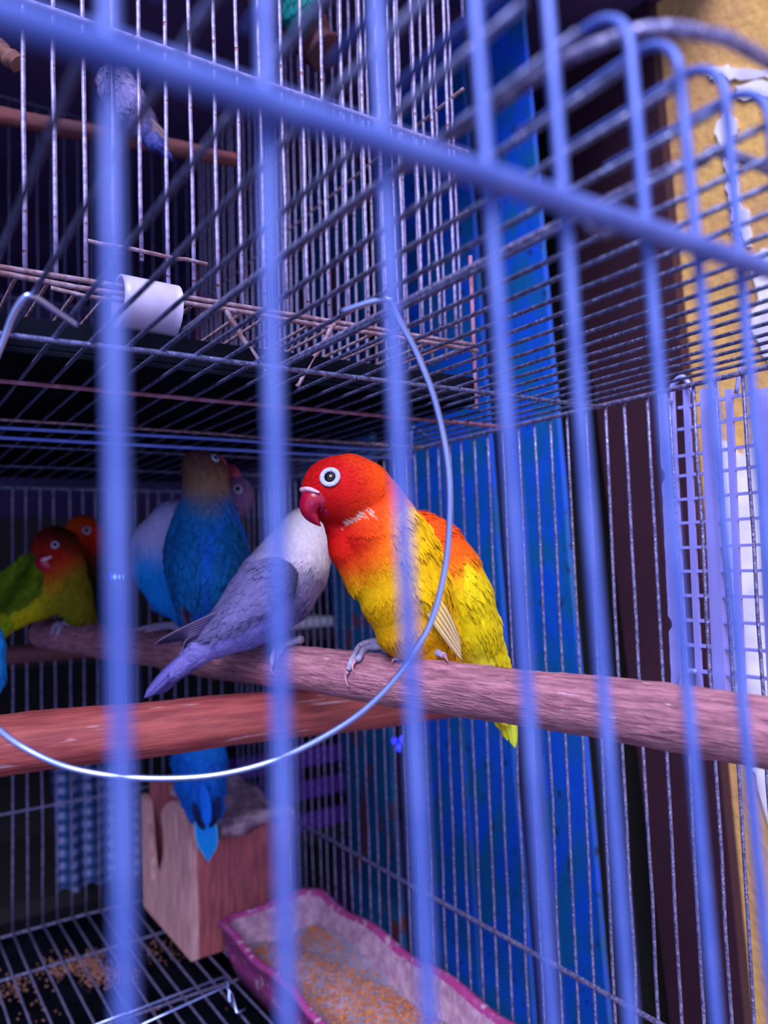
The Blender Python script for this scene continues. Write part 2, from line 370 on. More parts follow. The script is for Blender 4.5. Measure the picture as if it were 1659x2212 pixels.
PA = p1 + (p1 - p2) * ((p1[1] - .085) / (p2[1] - p1[1])); PB = p3 + (p3 - p2) * ((.70 - p3[1]) / (p3[1] - p2[1]))
PR = .0118
rod('perch', PA, PB, PR, M_bark, 'thick rough bark branch perch carrying the front row of birds', .055, seed=3, n=200, knots=((.2, 2.6, .12), (.34, 3.3, .1)))
QA = onY(-160, 1628, .40); QB = onY(930, 1508, .40); QD = (QB - QA) / (QB[0] - QA[0]); QB = QA + QD * (X0 - .002 - QA[0]); QA = QA + QD * (XL - QA[0])
rod('perch', QA, QB, .0138, M_rwood, 'smooth red-brown wooden perch crossing under the thick bark branch', .03, seed=5)
KA = onY(-120, 1424, .725); KB = onY(330, 1392, .725); KA = KA + (KB - KA) / (KB[0] - KA[0]) * (XL - KA[0])
rod('perch', KA, KB, .0078, M_dwood, 'thin dark red perch at the back left behind the green bird', .03, seed=6)

# nearest point on the bark perch axis, for the toes
def on_perch(u, v, lift, A=None, B=None, rad=PR):
    A = PA if A is None else A; B = PB if B is None else B
    r = ray(u, v); a = (B - A) / np.linalg.norm(B - A); n = r - a * r.dot(a); m = -A - a * (-A).dot(a)
    # |m + t n| = rad+lift
    aa = n.dot(n); bb = 2 * m.dot(n); cc = m.dot(m) - (rad + lift) ** 2; D = bb * bb - 4 * aa * cc
    t = (-bb - math.sqrt(D)) / (2 * aa) if D > 0 else -bb / (2 * aa)
    return r * t

# ---------------------------------------------------------------- birds
def surface_nets(Fd, o, h):
    nx, ny, nz = Fd.shape; ins = Fd < 0
    acc = np.zeros((nx - 1, ny - 1, nz - 1, 3)); cnt = np.zeros((nx - 1, ny - 1, nz - 1))
    cs = [(i, j, k) for i in (0, 1) for j in (0, 1) for k in (0, 1)]
    sl = lambda A, c: A[c[0]:nx - 1 + c[0], c[1]:ny - 1 + c[1], c[2]:nz - 1 + c[2]]
    for a in cs:
        for axi in range(3):
            if a[axi]: continue
            b = list(a); b[axi] = 1
            fa = sl(Fd, a); fb_ = sl(Fd, b); m = (fa < 0) != (fb_ < 0)
            t = np.where(m, fa / (fa - fb_ + 1e-12), 0)
            for q in range(3): acc[..., q] += np.where(m, a[q] + (t if q == axi else 0), 0)
            cnt += m
    ok = cnt > 0; idx = -np.ones(cnt.shape, int); idx[ok] = np.arange(ok.sum())
    cell = np.argwhere(ok); V = (cell + acc[ok] / cnt[ok][:, None]) * h + o
    faces = []
    for axi in range(3):
        b1, b2 = (axi + 1) % 3, (axi + 2) % 3
        s0 = [slice(None)] * 3; s1 = [slice(None)] * 3; s0[axi] = slice(0, -1); s1[axi] = slice(1, None)
        ch = ins[tuple(s0)] != ins[tuple(s1)]; E = np.argwhere(ch)
        E = E[(E[:, b1] > 0) & (E[:, b2] > 0) & (E[:, b1] < Fd.shape[b1] - 1) & (E[:, b2] < Fd.shape[b2] - 1)]
        inside = ins[E[:, 0], E[:, 1], E[:, 2]]
        def g(d1, d2):
            c = E.copy(); c[:, b1] -= d1; c[:, b2] -= d2; return idx[c[:, 0], c[:, 1], c[:, 2]]
        q = np.stack([g(1, 1), g(0, 1), g(0, 0), g(1, 0)], 1); q[~inside] = q[~inside][:, ::-1]
        faces.append(q)
    return V, np.vstack(faces)

class Bird:
    def __init__(s, name, d0, spine, anchors, label, foot, k=18, vox=4.0, extra=(), stripe=0, group=None, flow=None):
        """spine: (u, v, w, r) balls in photo pixels at depth d0; extra: further chains; anchors: (u, v, rgb, sigma)"""
        s.d0 = d0; s.s = d0 / F; s.k = k; s.chains = [np.array(spine, float)] + [np.array(e, float) for e in extra]
        s.an = [(a[0], a[1], np.array(lin(a[2])), a[3]) for a in anchors]
        s.flow = flow if flow is not None else s.chains[0][:, :3]
        s.root = empty(name, s.P(*foot), label, 'bird', group)
        lo = np.min([c[:, :3].min(0) - c[:, 3].max() for c in s.chains], 0) - 10
        hi = np.max([c[:, :3].max(0) + c[:, 3].max() for c in s.chains], 0) + 10
        n = np.ceil((hi - lo) / vox).astype(int)
        G = np.stack(np.meshgrid(*[lo[i] + vox * np.arange(n[i]) for i in range(3)], indexing='ij'), -1)
        Fd = s.sdf(G); V, q = surface_nets(Fd, lo, vox)
        s.V = V; e = 1.5
        N = np.stack([s.sdf(V + np.eye(3)[i] * e) - s.sdf(V - np.eye(3)[i] * e) for i in range(3)], -1)
        s.N = N / (np.linalg.norm(N, axis=1)[:, None] + 1e-9)
        s.V -= s.N * s.sdf(V)[:, None]
        Wd = s.P3(s.V)
        q = q[:, ::-1]
        s.body = mesh_obj('body', Wd, q, M_feather, s.root, cols=s.col(s.V))
    def P(s, u, v, w=0): return at(u, v, s.d0 + w * s.s)
    def P3(s, V): return at(V[:, 0], V[:, 1], s.d0 + V[:, 2] * s.s)
    def sdf(s, G):
        out = None
        for ch in s.chains:
            for i in range(len(ch) - 1):
                a, b = ch[i, :3], ch[i + 1, :3]; ab = b - a; pa = G - a
                t = np.clip((pa @ ab) / (ab.dot(ab) + 1e-9), 0, 1)
                dd = np.sqrt(((pa - t[..., None] * ab) ** 2).sum(-1)) - (ch[i, 3] + (ch[i + 1, 3] - ch[i, 3]) * t)
                if out is None: out = dd
                else:
                    h = np.clip(.5 + .5 * (out - dd) / s.k, 0, 1); out = out * (1 - h) + dd * h - s.k * h * (1 - h)
        return out
    def col(s, V):
        C = np.zeros((len(V), 3)); Wt = np.zeros(len(V)) + 1e-9
        nz = RNG.normal(0, 1, (len(V), 2)) * 3
        for (u, v, c, sg) in s.an:
            w = np.exp(-(((V[:, 0] + nz[:, 0] - u) ** 2 + (V[:, 1] + nz[:, 1] - v) ** 2) / (2 * sg * sg))) + 1e-7 / (1 + ((V[:, 0] - u) ** 2 + (V[:, 1] - v) ** 2) * 1e-4)
            C += w[:, None] * c; Wt += w
        return C / Wt[:, None]
    def surf(s, u, v, back=False):
        ws = np.arange(-320, 320, 1.0); G = np.stack([np.full_like(ws, u), np.full_like(ws, v), ws], -1)
        f = s.sdf(G); i = np.where(f < 0)[0]
        if len(i) == 0: return float(ws[np.argmin(f)])
        return float(ws[i[-1] if back else i[0]])
    def flowdir(s, V):
        f = s.flow; D = np.zeros_like(V); Wt = np.zeros(len(V))
        for i in range(len(f) - 1):
            a, b = f[i], f[i + 1]; m = (a + b) / 2; w = 1 / ((((V - m) ** 2).sum(1)) + 200) ** 1.5
            D += w[:, None] * (b - a) / np.linalg.norm(b - a); Wt += w
        return D / Wt[:, None]
    def petals(s, name, n, ln, wd, region=None, lift=.1, colf=None, jit=.14, off=0.0, base=None, over=3):
        V, N = (s.V, s.N) if base is None else base
        idx = RNG.integers(0, len(V), n * over)
        if region is not None: idx = idx[region(V[idx])]
        idx = idx[:n]; P0 = V[idx] + RNG.normal(0, 1.6, (len(idx), 3)) ; N0 = N[idx]
        D = s.flowdir(P0) + RNG.normal(0, .12, P0.shape)
        D -= N0 * (D * N0).sum(1)[:, None]; D /= np.linalg.norm(D, axis=1)[:, None] + 1e-9
        Sd = np.cross(N0, D)
        L = (ln(P0) if callable(ln) else np.full(len(P0), float(ln))) * RNG.uniform(.75, 1.25, len(P0))
        Wd = (wd(P0) if callable(wd) else np.full(len(P0), float(wd))) * RNG.uniform(.8, 1.2, len(P0))
        L = L[:, None]; Wd = Wd[:, None]; P0 = P0 - N0 * s.sdf(P0)[:, None] + N0 * off if base is None else P0 + N0 * off
        b = P0 - N0 * .6; mC = P0 + D * L * .55 + N0 * (L * lift * .75 + Wd * .07)
        mL = P0 + D * L * .5 + Sd * Wd / 2 + N0 * L * lift * .4; mR = P0 + D * L * .5 - Sd * Wd / 2 + N0 * L * lift * .4
        tp = P0 + D * L + N0 * L * lift * .8
        VV = np.stack([b, mL, mC, mR, tp], 1).reshape(-1, 3); m = len(idx); o = (np.arange(m) * 5)[:, None]
        Fc = np.concatenate([o + np.array([[0, 2, 1]]), o + np.array([[0, 3, 2]]), o + np.array([[1, 2, 4]]), o + np.array([[2, 3, 4]])], 0)
        C = (colf or s.col)(P0); C = C * (1 + RNG.normal(0, jit, (m, 1))); C = np.clip(np.repeat(C, 5, 0), 0, 1)
        ob = mesh_obj(name, s.P3(VV), Fc, M_feather, s.root, cols=C); ob['kind'] = 'stuff'; return ob
    def eye(s, u, v, r_ring, r_pup, both=True, oval=(1.0, 1.0)):
        for back in ((False, True) if both else (False,)):
            w = s.surf(u, v, back); p = np.array([[u, v, w]]); e = 2.
            n = np.array([s.sdf(p + np.eye(3)[i] * e)[0] - s.sdf(p - np.eye(3)[i] * e)[0] for i in range(3)]); n /= np.linalg.norm(n)
            if not back: n = n * np.array([1, 1, 1]);
            a = np.cross(n, [0, 1, 0]); a /= np.linalg.norm(a); b = np.cross(n, a)
            def dome(R0, hgt, base, rows=8, cols=28, inner=0):
                V = []; Fc = []
                for i in range(rows + 1):
                    t = i / rows * math.pi / 2; rr = R0 * math.cos(t); hh = hgt * math.sin(t) + base
                    for j in range(cols):
                        q = 2 * math.pi * j / cols; V.append(p[0] + a * rr * math.cos(q) * oval[0] + b * rr * math.sin(q) * oval[1] + n * hh)
                for i in range(rows):
                    for j in range(cols):
                        k2 = (j + 1) % cols; Fc.append([i * cols + j, i * cols + k2, (i + 1) * cols + k2, (i + 1) * cols + j])
                return s.P3(np.array(V)), Fc
            def torus(R0, rt, base, m=30, k=10):
                V = []; Fc = []
                for i in range(m):
                    q = 2 * math.pi * i / m; c = a * math.cos(q) * oval[0] + b * math.sin(q) * oval[1]
                    for j in range(k):
                        t = 2 * math.pi * j / k; V.append(p[0] + c * (R0 + rt * math.cos(t)) + n * (base + rt * .7 * math.sin(t)))
                for i in range(m):
                    for j in range(k): Fc.append([i * k + j, ((i + 1) % m) * k + j, ((i + 1) % m) * k + (j + 1) % k, i * k + (j + 1) % k])
                return s.P3(np.array(V)), Fc
            parts = [torus(r_ring * .78, r_ring * .26, 1.0), torus(r_pup * 1.22, r_pup * .2, 3.0)]
            V, Fc = join(parts); V1, F1 = dome(r_ring * .8, 2.2, .3); V, Fc = join([(V, Fc), (V1, F1)])
            rg = mesh_obj('eye_ring', V, Fc, M_ring, s.root)
            V, Fc = dome(r_pup, r_pup * .55, 2.2); mesh_obj('eye', V, Fc, M_eye, s.root)
    def tubeP(s, name, pts, rr, m, sides=20, flat=1.0, n=6, parent=None):
        P = smooth_path(np.array(pts, float), n); r = smooth_path(np.array([[x, 0, 0] for x in rr], float), n)[:, 0]
        V, Fc = tube_geo(P, np.maximum(r, .2), sides)
        if flat != 1:
            c = np.repeat(P, sides, 0); V[:, 2] = c[:, 2] + (V[:, 2] - c[:, 2]) * flat
        return mesh_obj(name, s.P3(V), Fc, m, parent or s.root)
    def beak(s, pts, rr, m, cere=None, flat=.75, lower=None, lrr=None):
        b = s.tubeP('beak', pts, rr, m, flat=flat)
        if lower is not None: s.tubeP('lower_beak', lower, lrr, m, flat=flat)
        if cere is not None: s.tubeP('cere', cere[0], cere[1], M_cere, flat=.9)
    def leaf(s, name, pts, wd, cols, lift=0, parent=None, nrm=(0, 0, -1), curl=.25, thick=1.2, rip=0):
        """a long feather along pts (u,v,w) of width wd px; cols = (base rgb, tip rgb, edge rgb)"""
        P = smooth_path(np.array(pts, float), 7); n = len(P); T = np.gradient(P, axis=0); T /= np.linalg.norm(T, axis=1)[:, None]
        nv = np.array(nrm, float); Sd = np.cross(T, nv); Sd /= np.linalg.norm(Sd, axis=1)[:, None]; NN = np.cross(Sd, T); NN *= np.sign((NN @ nv))[:, None]
        t = np.linspace(0, 1, n); prof = np.clip(np.minimum(.35 + t * 2.2, 1) * np.sqrt(np.clip(1 - (np.clip(t - .62, 0, 1) / .38) ** 2.2, 0, 1)), .02, 1)
        xs = np.array([-1, -.55, -.06, 0, .06, .55, 1]); hs = np.array([-.4, -.1, .0, .1, .0, -.1, -.4])
        V = []; C = []; cb, ct, ce = [np.array(lin(c)) for c in cols]
        for i in range(n):
            for x, h in zip(xs, hs):
                V.append(P[i] + Sd[i] * x * wd / 2 * prof[i] + NN[i] * (h * wd * curl * prof[i] + (1.0 if x == 0 else 0)))
                c = cb * (1 - t[i]) + ct * t[i]; e = abs(x) > .9; C.append(ce if e else c * (1.25 if x == 0 else 1))
        m = len(xs); nb = len(V)
        Vb = [v - NN[i // m] * thick for i, v in enumerate(V)]; V = np.array(V + Vb); C = np.clip(np.array(C + C), 0, 1); Fc = []
        for i in range(n - 1):
            for j in range(m - 1):
                a = i * m + j; Fc.append([a, a + 1, a + m + 1, a + m]); Fc.append([nb + a, nb + a + m, nb + a + m + 1, nb + a + 1])
            a = i * m; Fc.append([a, a + m, nb + a + m, nb + a]); a = i * m + m - 1; Fc.append([a, nb + a, nb + a + m, a + m])
        return mesh_obj(name, s.P3(V), Fc, M_feather, parent or s.root, cols=C)
    def wing(s, outline, flow, thick=6, n=900, ln=20, wd=10, colf=None, name='wing', step=3.5, wfill=None):
        """a solid wing pad conforming to the flank inside the outline, covered with coverts"""
        O = smooth_path([(a, b, 0) for a, b in outline] + [(outline[0][0], outline[0][1], 0)], 6)[:-1, :2]
        lo = O.min(0); hi = O.max(0); us = np.arange(lo[0], hi[0] + step, step); vs = np.arange(lo[1], hi[1] + step, step)
        U, Vv = np.meshgrid(us, vs, indexing='ij'); ins = np.zeros(U.shape, bool); ed = np.full(U.shape, 1e9)
        for i in range(len(O)):
            (x1, y1), (x2, y2) = O[i], O[(i + 1) % len(O)]
            c = ((y1 > Vv) != (y2 > Vv)) & (U < (x2 - x1) * (Vv - y1) / (y2 - y1 + 1e-12) + x1); ins ^= c
            d_ = np.array([x2 - x1, y2 - y1]); L2 = d_.dot(d_) + 1e-9
            t = np.clip(((U - x1) * d_[0] + (Vv - y1) * d_[1]) / L2, 0, 1)
            ed = np.minimum(ed, np.hypot(U - x1 - t * d_[0], Vv - y1 - t * d_[1]))
        ws = np.arange(-260, 260, 5.0); G = np.stack([np.broadcast_to(U[..., None], U.shape + ws.shape), np.broadcast_to(Vv[..., None], U.shape + ws.shape), np.broadcast_to(ws, U.shape + ws.shape)], -1)
        f = s.sdf(G); hit = (f < 0).any(-1); first = np.argmax(f < 0, -1); Wf = ws[first].astype(float)
        f1 = np.take_along_axis(f, first[..., None], -1)[..., 0]; f0 = np.take_along_axis(f, np.maximum(first - 1, 0)[..., None], -1)[..., 0]
        Wf = np.where(hit, Wf - 5 * (f1 / (f1 - f0 - 1e-9)), ws[np.argmin(f, -1)])
        near = np.clip((f.min(-1) + 16) / 16, 0, 1)
        for _ in range(14):  # relax so that the pad runs on smoothly past the flank
            A = np.pad(Wf, 1, mode='edge'); Wf = (A[2:, 1:-1] + A[:-2, 1:-1] + A[1:-1, 2:] + A[1:-1, :-2]) / 4 * .5 + Wf * .5
        top = Wf - thick * np.sqrt(np.clip(ed / 14, 0, 1)) - 1; bot = Wf + 6
        ids = -np.ones(U.shape, int); ids[ins] = np.arange(ins.sum()); k = ins.sum()
        Vt = np.stack([U[ins], Vv[ins], top[ins]], 1); Vb = np.stack([U[ins], Vv[ins], bot[ins]], 1); VV = np.vstack([Vt, Vb]); Fc = []
        a = ids[:-1, :-1]; b = ids[1:, :-1]; c = ids[1:, 1:]; d_ = ids[:-1, 1:]; ok = (a >= 0) & (b >= 0) & (c >= 0) & (d_ >= 0)
        q = np.stack([a[ok], b[ok], c[ok], d_[ok]], 1); Fc = q.tolist() + (q[:, ::-1] + k).tolist()
        from collections import Counter
        ec = Counter()
        for f4 in q.tolist():
            for i in range(4): ec[(f4[i], f4[(i + 1) % 4])] += 1
        for (x, y) in list(ec):
            if (y, x) not in ec: Fc.append([y, x, x + k, y + k])
        cf = colf or s.col
        w = mesh_obj(name, s.P3(VV), Fc, M_feather, s.root, cols=cf(VV))
        gu = np.gradient(top, step, axis=0)[ins]; gv = np.gradient(top, step, axis=1)[ins]
        N = np.stack([gu, gv, -np.ones_like(gu)], 1); N /= np.linalg.norm(N, axis=1)[:, None]
        keep, s.flow = s.flow, np.array(flow, float)
        if n: 
            cov = s.petals('covert_feathers', n, ln, wd, base=(Vt, N), colf=cf, lift=.035, jit=.08)
            cov.parent = w; cov.location = cov.location - w.location
        s.flow = keep; return w

# toes on a perch: list of (u, v) paths; claws follow
def toes(b, paths, claws, rad, lift=.0008, skin=None):
    for k, P in enumerate(paths):
        pts = [on_perch(u, v, rad * .8 + lift * (j == 0)) for j, (u, v) in enumerate(P)]
        Q = smooth_path(pts, 5); n = len(Q); r = rad * (1.05 - .35 * np.linspace(0, 1, n)) * (1 + .13 * np.cos(np.linspace(0, 1, n) * 22))
        V, Fc = tube_geo(Q, r, 12); t = mesh_obj('toe', V, Fc, skin or M_skin, b.root)
        if k < len(claws) and claws[k]:
            C = smooth_path([on_perch(u, v, rad * .7) for (u, v) in claws[k]], 5)
            V, Fc = tube_geo(C, rad * .55 * (1.05 - np.linspace(0, 1, len(C)) * .9), 10); mesh_obj('claw', V, Fc, M_claw, t)

# --- red-headed orange and yellow lovebird (the sharp one)
RED, ORA, YEL = (190, 2, 10), (240, 75, 5), (238, 190, 0)
b1 = Bird('lovebird', .352,
          [(724, 1060, -14, 73), (750, 1062, -8, 80), (776, 1070, 0, 78)],
          [(690, 1030, RED, 50), (720, 1010, RED, 50), (735, 1090, (190, 2, 16), 45), (768, 1045, (205, 14, 8), 34), (760, 985, (232, 80, 10), 14), (803, 1008, ORA, 20), (826, 1030, (238, 95, 5), 26), (835, 1075, ORA, 28), (800, 1085, (225, 35, 8), 26),
           (790, 1120, (240, 90, 10), 26), (742, 1160, (205, 4, 10), 34), (770, 1180, (215, 12, 8), 32), (818, 1160, ORA, 24), (755, 1210, (222, 28, 8), 26), (785, 1222, (235, 70, 6), 20),
           (830, 1200, (238, 110, 5), 22), (790, 1275, YEL, 34), (850, 1260, (232, 175, 0), 36), (840, 1340, (232, 175, 0), 50), (900, 1340, (225, 165, 0), 50), (900, 1150, (240, 190, 20), 36), (940, 1250, YEL, 50), (930, 1420, (215, 150, 0), 50), (880, 1100, (240, 150, 30), 24)],  # lower yellows darkened as painted shade under the body
          'red-headed lovebird with orange chest and yellow belly on the bark perch in front', (850, 1392, 0), k=9, vox=3.3, flow=np.array([(670, 1060, 0), (760, 1060, 0), (815, 1120, 8), (845, 1205, 14), (893, 1345, 28), (965, 1440, 62)], float),
          extra=[[(815, 1090, 6, 62), (818, 1145, 10, 92), (845, 1205, 14, 98), (872, 1275, 20, 98), (893, 1345, 28, 84), (925, 1395, 40, 58), (965, 1440, 62, 30), (1010, 1490, 84, 14)], [(735, 1130, -6, 36), (760, 1180, 0, 50), (800, 1240, 10, 60)]])
b1.chains[0][0]
b1.petals('plumage', 9000, lambda P: np.where(P[:, 1] < 1125, 12, np.where(P[:, 1] < 1240, 17, 22)), lambda P: np.where(P[:, 1] < 1125, 3.2, np.where(P[:, 1] < 1240, 4.5, 8)), lift=.03, jit=.06)
b1.petals('throat_tuft', 210, 25, 1.8, region=lambda P: (np.abs(P[:, 1] - (1128 - (P[:, 0] - 742) * .52)) < 7) & (P[:, 0] > 738) & (P[:, 0] < 800) & (P[:, 2] < -10), lift=.1, colf=lambda P: np.array(lin((250, 150, 110))) + RNG.random((len(P), 1)) ** .7 * (np.array(lin((252, 225, 215))) - np.array(lin((250, 150, 110)))), off=1.5, over=200)
b1.eye(713, 1031, 22.5, 12.5, oval=(1.0, 1.0))
b1.beak([(694, 1078, -54), (678, 1080, -60), (670, 1094, -62), (672, 1110, -62), (683, 1126, -61), (693, 1137, -60)], [29, 28, 24, 17.5, 9, 1.0], M_beak,
        cere=([(651, 1058, -50), (668, 1057, -76), (690, 1064, -88)], [5.5, 5.5, 2.5]), flat=.95,
        lower=[(716, 1090, -56), (706, 1102, -58), (698, 1110, -58)], lrr=[19, 15, 6])
wcol = lambda V: np.where((V[:, 0] < 862)[:, None], np.array(lin((244, 160, 20))), np.array(lin((240, 192, 0)))) * (1 - .06 * RNG.random((len(V), 1)))
b1.wing([(852, 1120), (880, 1092), (912, 1112), (938, 1158), (966, 1235), (984, 1320), (990, 1385), (970, 1390), (940, 1345), (905, 1290), (872, 1215), (852, 1160)],
        [(880, 1100, 0), (920, 1200, 0), (960, 1320, 0), (985, 1400, 0)], thick=9, n=1100, ln=34, wd=15, colf=wcol)
for k in range(5):
    b1.leaf('flight_feather', [(902 + 5 * k, 1292 - 8 * k, -68), (948 + 4 * k, 1358 - 9 * k, -58), (999 - k, 1427 - 9 * k, -18)], 12, ((240, 200, 80), (235, 215, 175), (120, 100, 70)))
toes(b1, [[(862, 1392), (830, 1388), (798, 1387), (776, 1399), (762, 1424), (752, 1448)], [(850, 1398), (815, 1396), (790, 1402), (778, 1418), (771, 1428)],
          [(925, 1404), (900, 1400), (876, 1406), (862, 1418), (855, 1424)], [(905, 1404), (930, 1402), (950, 1412), (962, 1418)]],
     [[(751, 1450), (746, 1462), (750, 1478), (753, 1482)], [(770, 1424), (762, 1436), (762, 1446), (765, 1452)], [(856, 1422), (849, 1426), (847, 1432)], [(958, 1415), (964, 1422), (968, 1430)]], .0019)
# rear claw seen on top of the branch
# --- yellow bird with orange nape behind it
b2 = Bird('lovebird', .372, [(905, 1165, 52, 60), (930, 1190, 46, 70), (952, 1240, 42, 84), (975, 1300, 42, 88), (1005, 1365, 46, 76), (1040, 1430, 54, 52), (1065, 1490, 62, 30), (1085, 1540, 68, 18)],
          [(950, 1150, (235, 80, 10), 26), (985, 1190, (232, 85, 10), 26), (960, 1210, (236, 100, 8), 22), (1000, 1235, (238, 150, 5), 16), (1000, 1280, (225, 195, 0), 40), (1040, 1330, (215, 200, 0), 40), (1060, 1400, (205, 205, 10), 34), (1000, 1380, (225, 190, 0), 40), (1040, 1440, (225, 205, 60), 30), (1090, 1420, (190, 210, 40), 20)],
          'yellow lovebird with orange nape, half hidden behind the red-headed bird', (1000, 1420, 30), vox=4)
b2.petals('plumage', 5000, 24, 9, lift=.035, jit=.06)
b2.wing([(1005, 1205), (1040, 1250), (1066, 1310), (1085, 1370), (1096, 1430), (1080, 1432), (1055, 1390), (1020, 1320), (1000, 1260)], [(1010, 1210, 0), (1050, 1300, 0), (1090, 1430, 0)], thick=7, n=500, ln=34, wd=14,
        colf=lambda V: np.tile(np.array(lin((228, 205, 8))), (len(V), 1)) * (1 - .15 * RNG.random((len(V), 1))))
for k, (u, v, c) in enumerate(((1112, 1616, (190, 210, 60)), (1096, 1600, (215, 205, 20)), (1078, 1575, (210, 190, 20)), (1066, 1560, (190, 205, 130)))):
    b2.leaf('tail_feather', [(1050 + 4 * k - k * 6, 1440, 70), ((1050 + u) / 2 + 12, 1520, 78), (u, v, 78 + 2 * k)], 30, ((228, 200, 10), c, (150, 170, 60)), curl=.15)
b2.eye(880, 1160, 18, 9)
b2.beak([(862, 1178, 60), (850, 1188, 60), (848, 1204, 60)], [18, 13, 3], M_beak)
# --- grey and white bird with its back to us
GR = (118, 112, 178)
b3 = Bird('lovebird', .415, [(660, 1150, 40, 54), (652, 1178, 32, 62), (630, 1222, 18, 78), (598, 1268, 0, 84), (560, 1308, -14, 76), (520, 1342, -26, 60), (478, 1372, -36, 42), (430, 1405, -46, 28), (380, 1450, -56, 16)],
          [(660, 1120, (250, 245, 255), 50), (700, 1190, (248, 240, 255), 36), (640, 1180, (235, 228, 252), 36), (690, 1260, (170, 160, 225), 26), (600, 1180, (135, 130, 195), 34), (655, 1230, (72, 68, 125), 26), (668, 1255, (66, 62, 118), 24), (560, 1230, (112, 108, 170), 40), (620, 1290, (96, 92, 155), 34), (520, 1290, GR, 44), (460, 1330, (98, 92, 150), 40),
           (600, 1350, (115, 118, 205), 34), (560, 1380, (120, 118, 200), 34), (500, 1400, (122, 118, 200), 34), (420, 1420, (125, 118, 200), 40), (350, 1470, (110, 105, 190), 40)],
          'grey lovebird with white head, back turned, tucked under the red beak', (600, 1392, 0), vox=4)
b3.petals('plumage', 7000, lambda P: np.where(P[:, 1] < 1190, 13, 24), lambda P: np.where(P[:, 1] < 1190, 3.5, 9), lift=.035, jit=.06)
b3.eye(706, 1133, 12.5, 8)
b3.beak([(706, 1165, 62), (720, 1174, 64), (724, 1190, 64)], [14, 10, 1.5], M_pbeak, flat=.9)
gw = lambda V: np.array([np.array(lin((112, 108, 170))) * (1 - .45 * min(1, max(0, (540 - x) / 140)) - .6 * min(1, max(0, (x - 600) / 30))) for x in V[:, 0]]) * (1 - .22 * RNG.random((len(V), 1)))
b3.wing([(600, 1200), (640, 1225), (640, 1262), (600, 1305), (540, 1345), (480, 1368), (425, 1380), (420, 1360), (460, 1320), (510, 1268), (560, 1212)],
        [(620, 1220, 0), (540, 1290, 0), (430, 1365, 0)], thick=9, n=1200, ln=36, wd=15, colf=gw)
for k in range(6):
    b3.leaf('flight_feather', [(495 - k * 8, 1318 + k * 9, -76), (420 - k * 2, 1352 + k * 6, -74), (332 + k * 13, 1394 - k * 2 + (k == 5) * 22, -66)], 17 - k, ((60, 54, 105), (20, 14, 42), (130, 110, 150)), nrm=(.2, .1, -1))
for k in range(6):
    b3.leaf('tail_feather', [(470 - k * 2, 1392 + k * 4, -58 + k * 2), (395 - k * 2, 1428 + k * 5, -66 + k * 2), (311 + k * 6, 1508 - k * 2, -70 + k * 2)], 30, ((122, 116, 200), (96, 92, 175), (62, 56, 120)), nrm=(.3, -.2, -1), curl=.12)
toes(b3, [[(650, 1382), (625, 1382), (603, 1392), (592, 1412), (588, 1438)], [(640, 1384), (612, 1394), (604, 1412)]], [[(588, 1436), (586, 1448), (594, 1456)], [(603, 1410), (600, 1420), (602, 1428)]], .0019)

# --- teal blue bird from behind, light blue one beside it
TE = (12, 98, 168)
b4 = Bird('lovebird', .468, [(434, 1008, 10, 42), (444, 1030, 8, 46), (446, 1075, 2, 48), (445, 1125, -6, 66), (445, 1180, -10, 84), (445, 1230, -8, 84), (440, 1280, -2, 66), (428, 1325, 6, 40), (418, 1370, 14, 22)],
          [(430, 985, (96, 66, 66), 30), (450, 1020, (120, 88, 72), 26), (445, 1050, (150, 122, 92), 20), (445, 1078, (120, 112, 120), 14), (445, 1120, (20, 115, 180), 26), (400, 1180, (14, 120, 190), 40), (490, 1180, (14, 105, 225), 40), (445, 1200, (18, 100, 230), 40),
           (390, 1260, (12, 125, 170), 34), (500, 1260, (10, 118, 165), 34), (440, 1290, (12, 80, 190), 26), (430, 1340, (20, 90, 200), 30)],
          'teal blue lovebird seen from behind with a brown raised head', (440, 1360, 0), vox=4.5)
b4.petals('plumage', 5000, lambda P: np.where(P[:, 1] < 1090, 12, 24), lambda P: np.where(P[:, 1] < 1090, 4, 13), lift=.09, jit=.14)
b4.eye(464, 990, 10, 5)
b4.beak([(470, 992, 10), (482, 1004, 10), (484, 1018, 10)], [13, 9, 2], M_pbeak)
tw = lambda V: np.tile(np.array(lin((12, 116, 195))), (len(V), 1)) * (1 - .3 * RNG.random((len(V), 1)))
b4.wing([(385, 1120), (362, 1170), (358, 1240), (372, 1300), (400, 1325), (425, 1300), (430, 1240), (425, 1170), (410, 1125)], [(400, 1120, 0), (395, 1220, 0), (410, 1320, 0)], thick=7, n=420, ln=30, wd=16, colf=tw)
b4.wing([(500, 1115), (528, 1165), (532, 1230), (515, 1290), (485, 1318), (462, 1290), (460, 1230), (468, 1160)], [(490, 1120, 0), (495, 1220, 0), (470, 1320, 0)], thick=7, n=420, ln=30, wd=16, colf=tw)
for k in range(3):
    b4.leaf('flight_feather', [(425 - k * 6, 1290, -60), (410 - k * 5, 1320, -52), (398 + k * 9, 1350 + k * 6, -44)], 16, ((60, 40, 90), (50, 36, 80), (110, 96, 140)))
    b4.leaf('flight_feather', [(462 + k * 3, 1290, -60), (456 + k * 2, 1318, -52), (448 + k * 3, 1345, -44)], 13, ((50, 34, 80), (44, 30, 76), (90, 80, 130)))
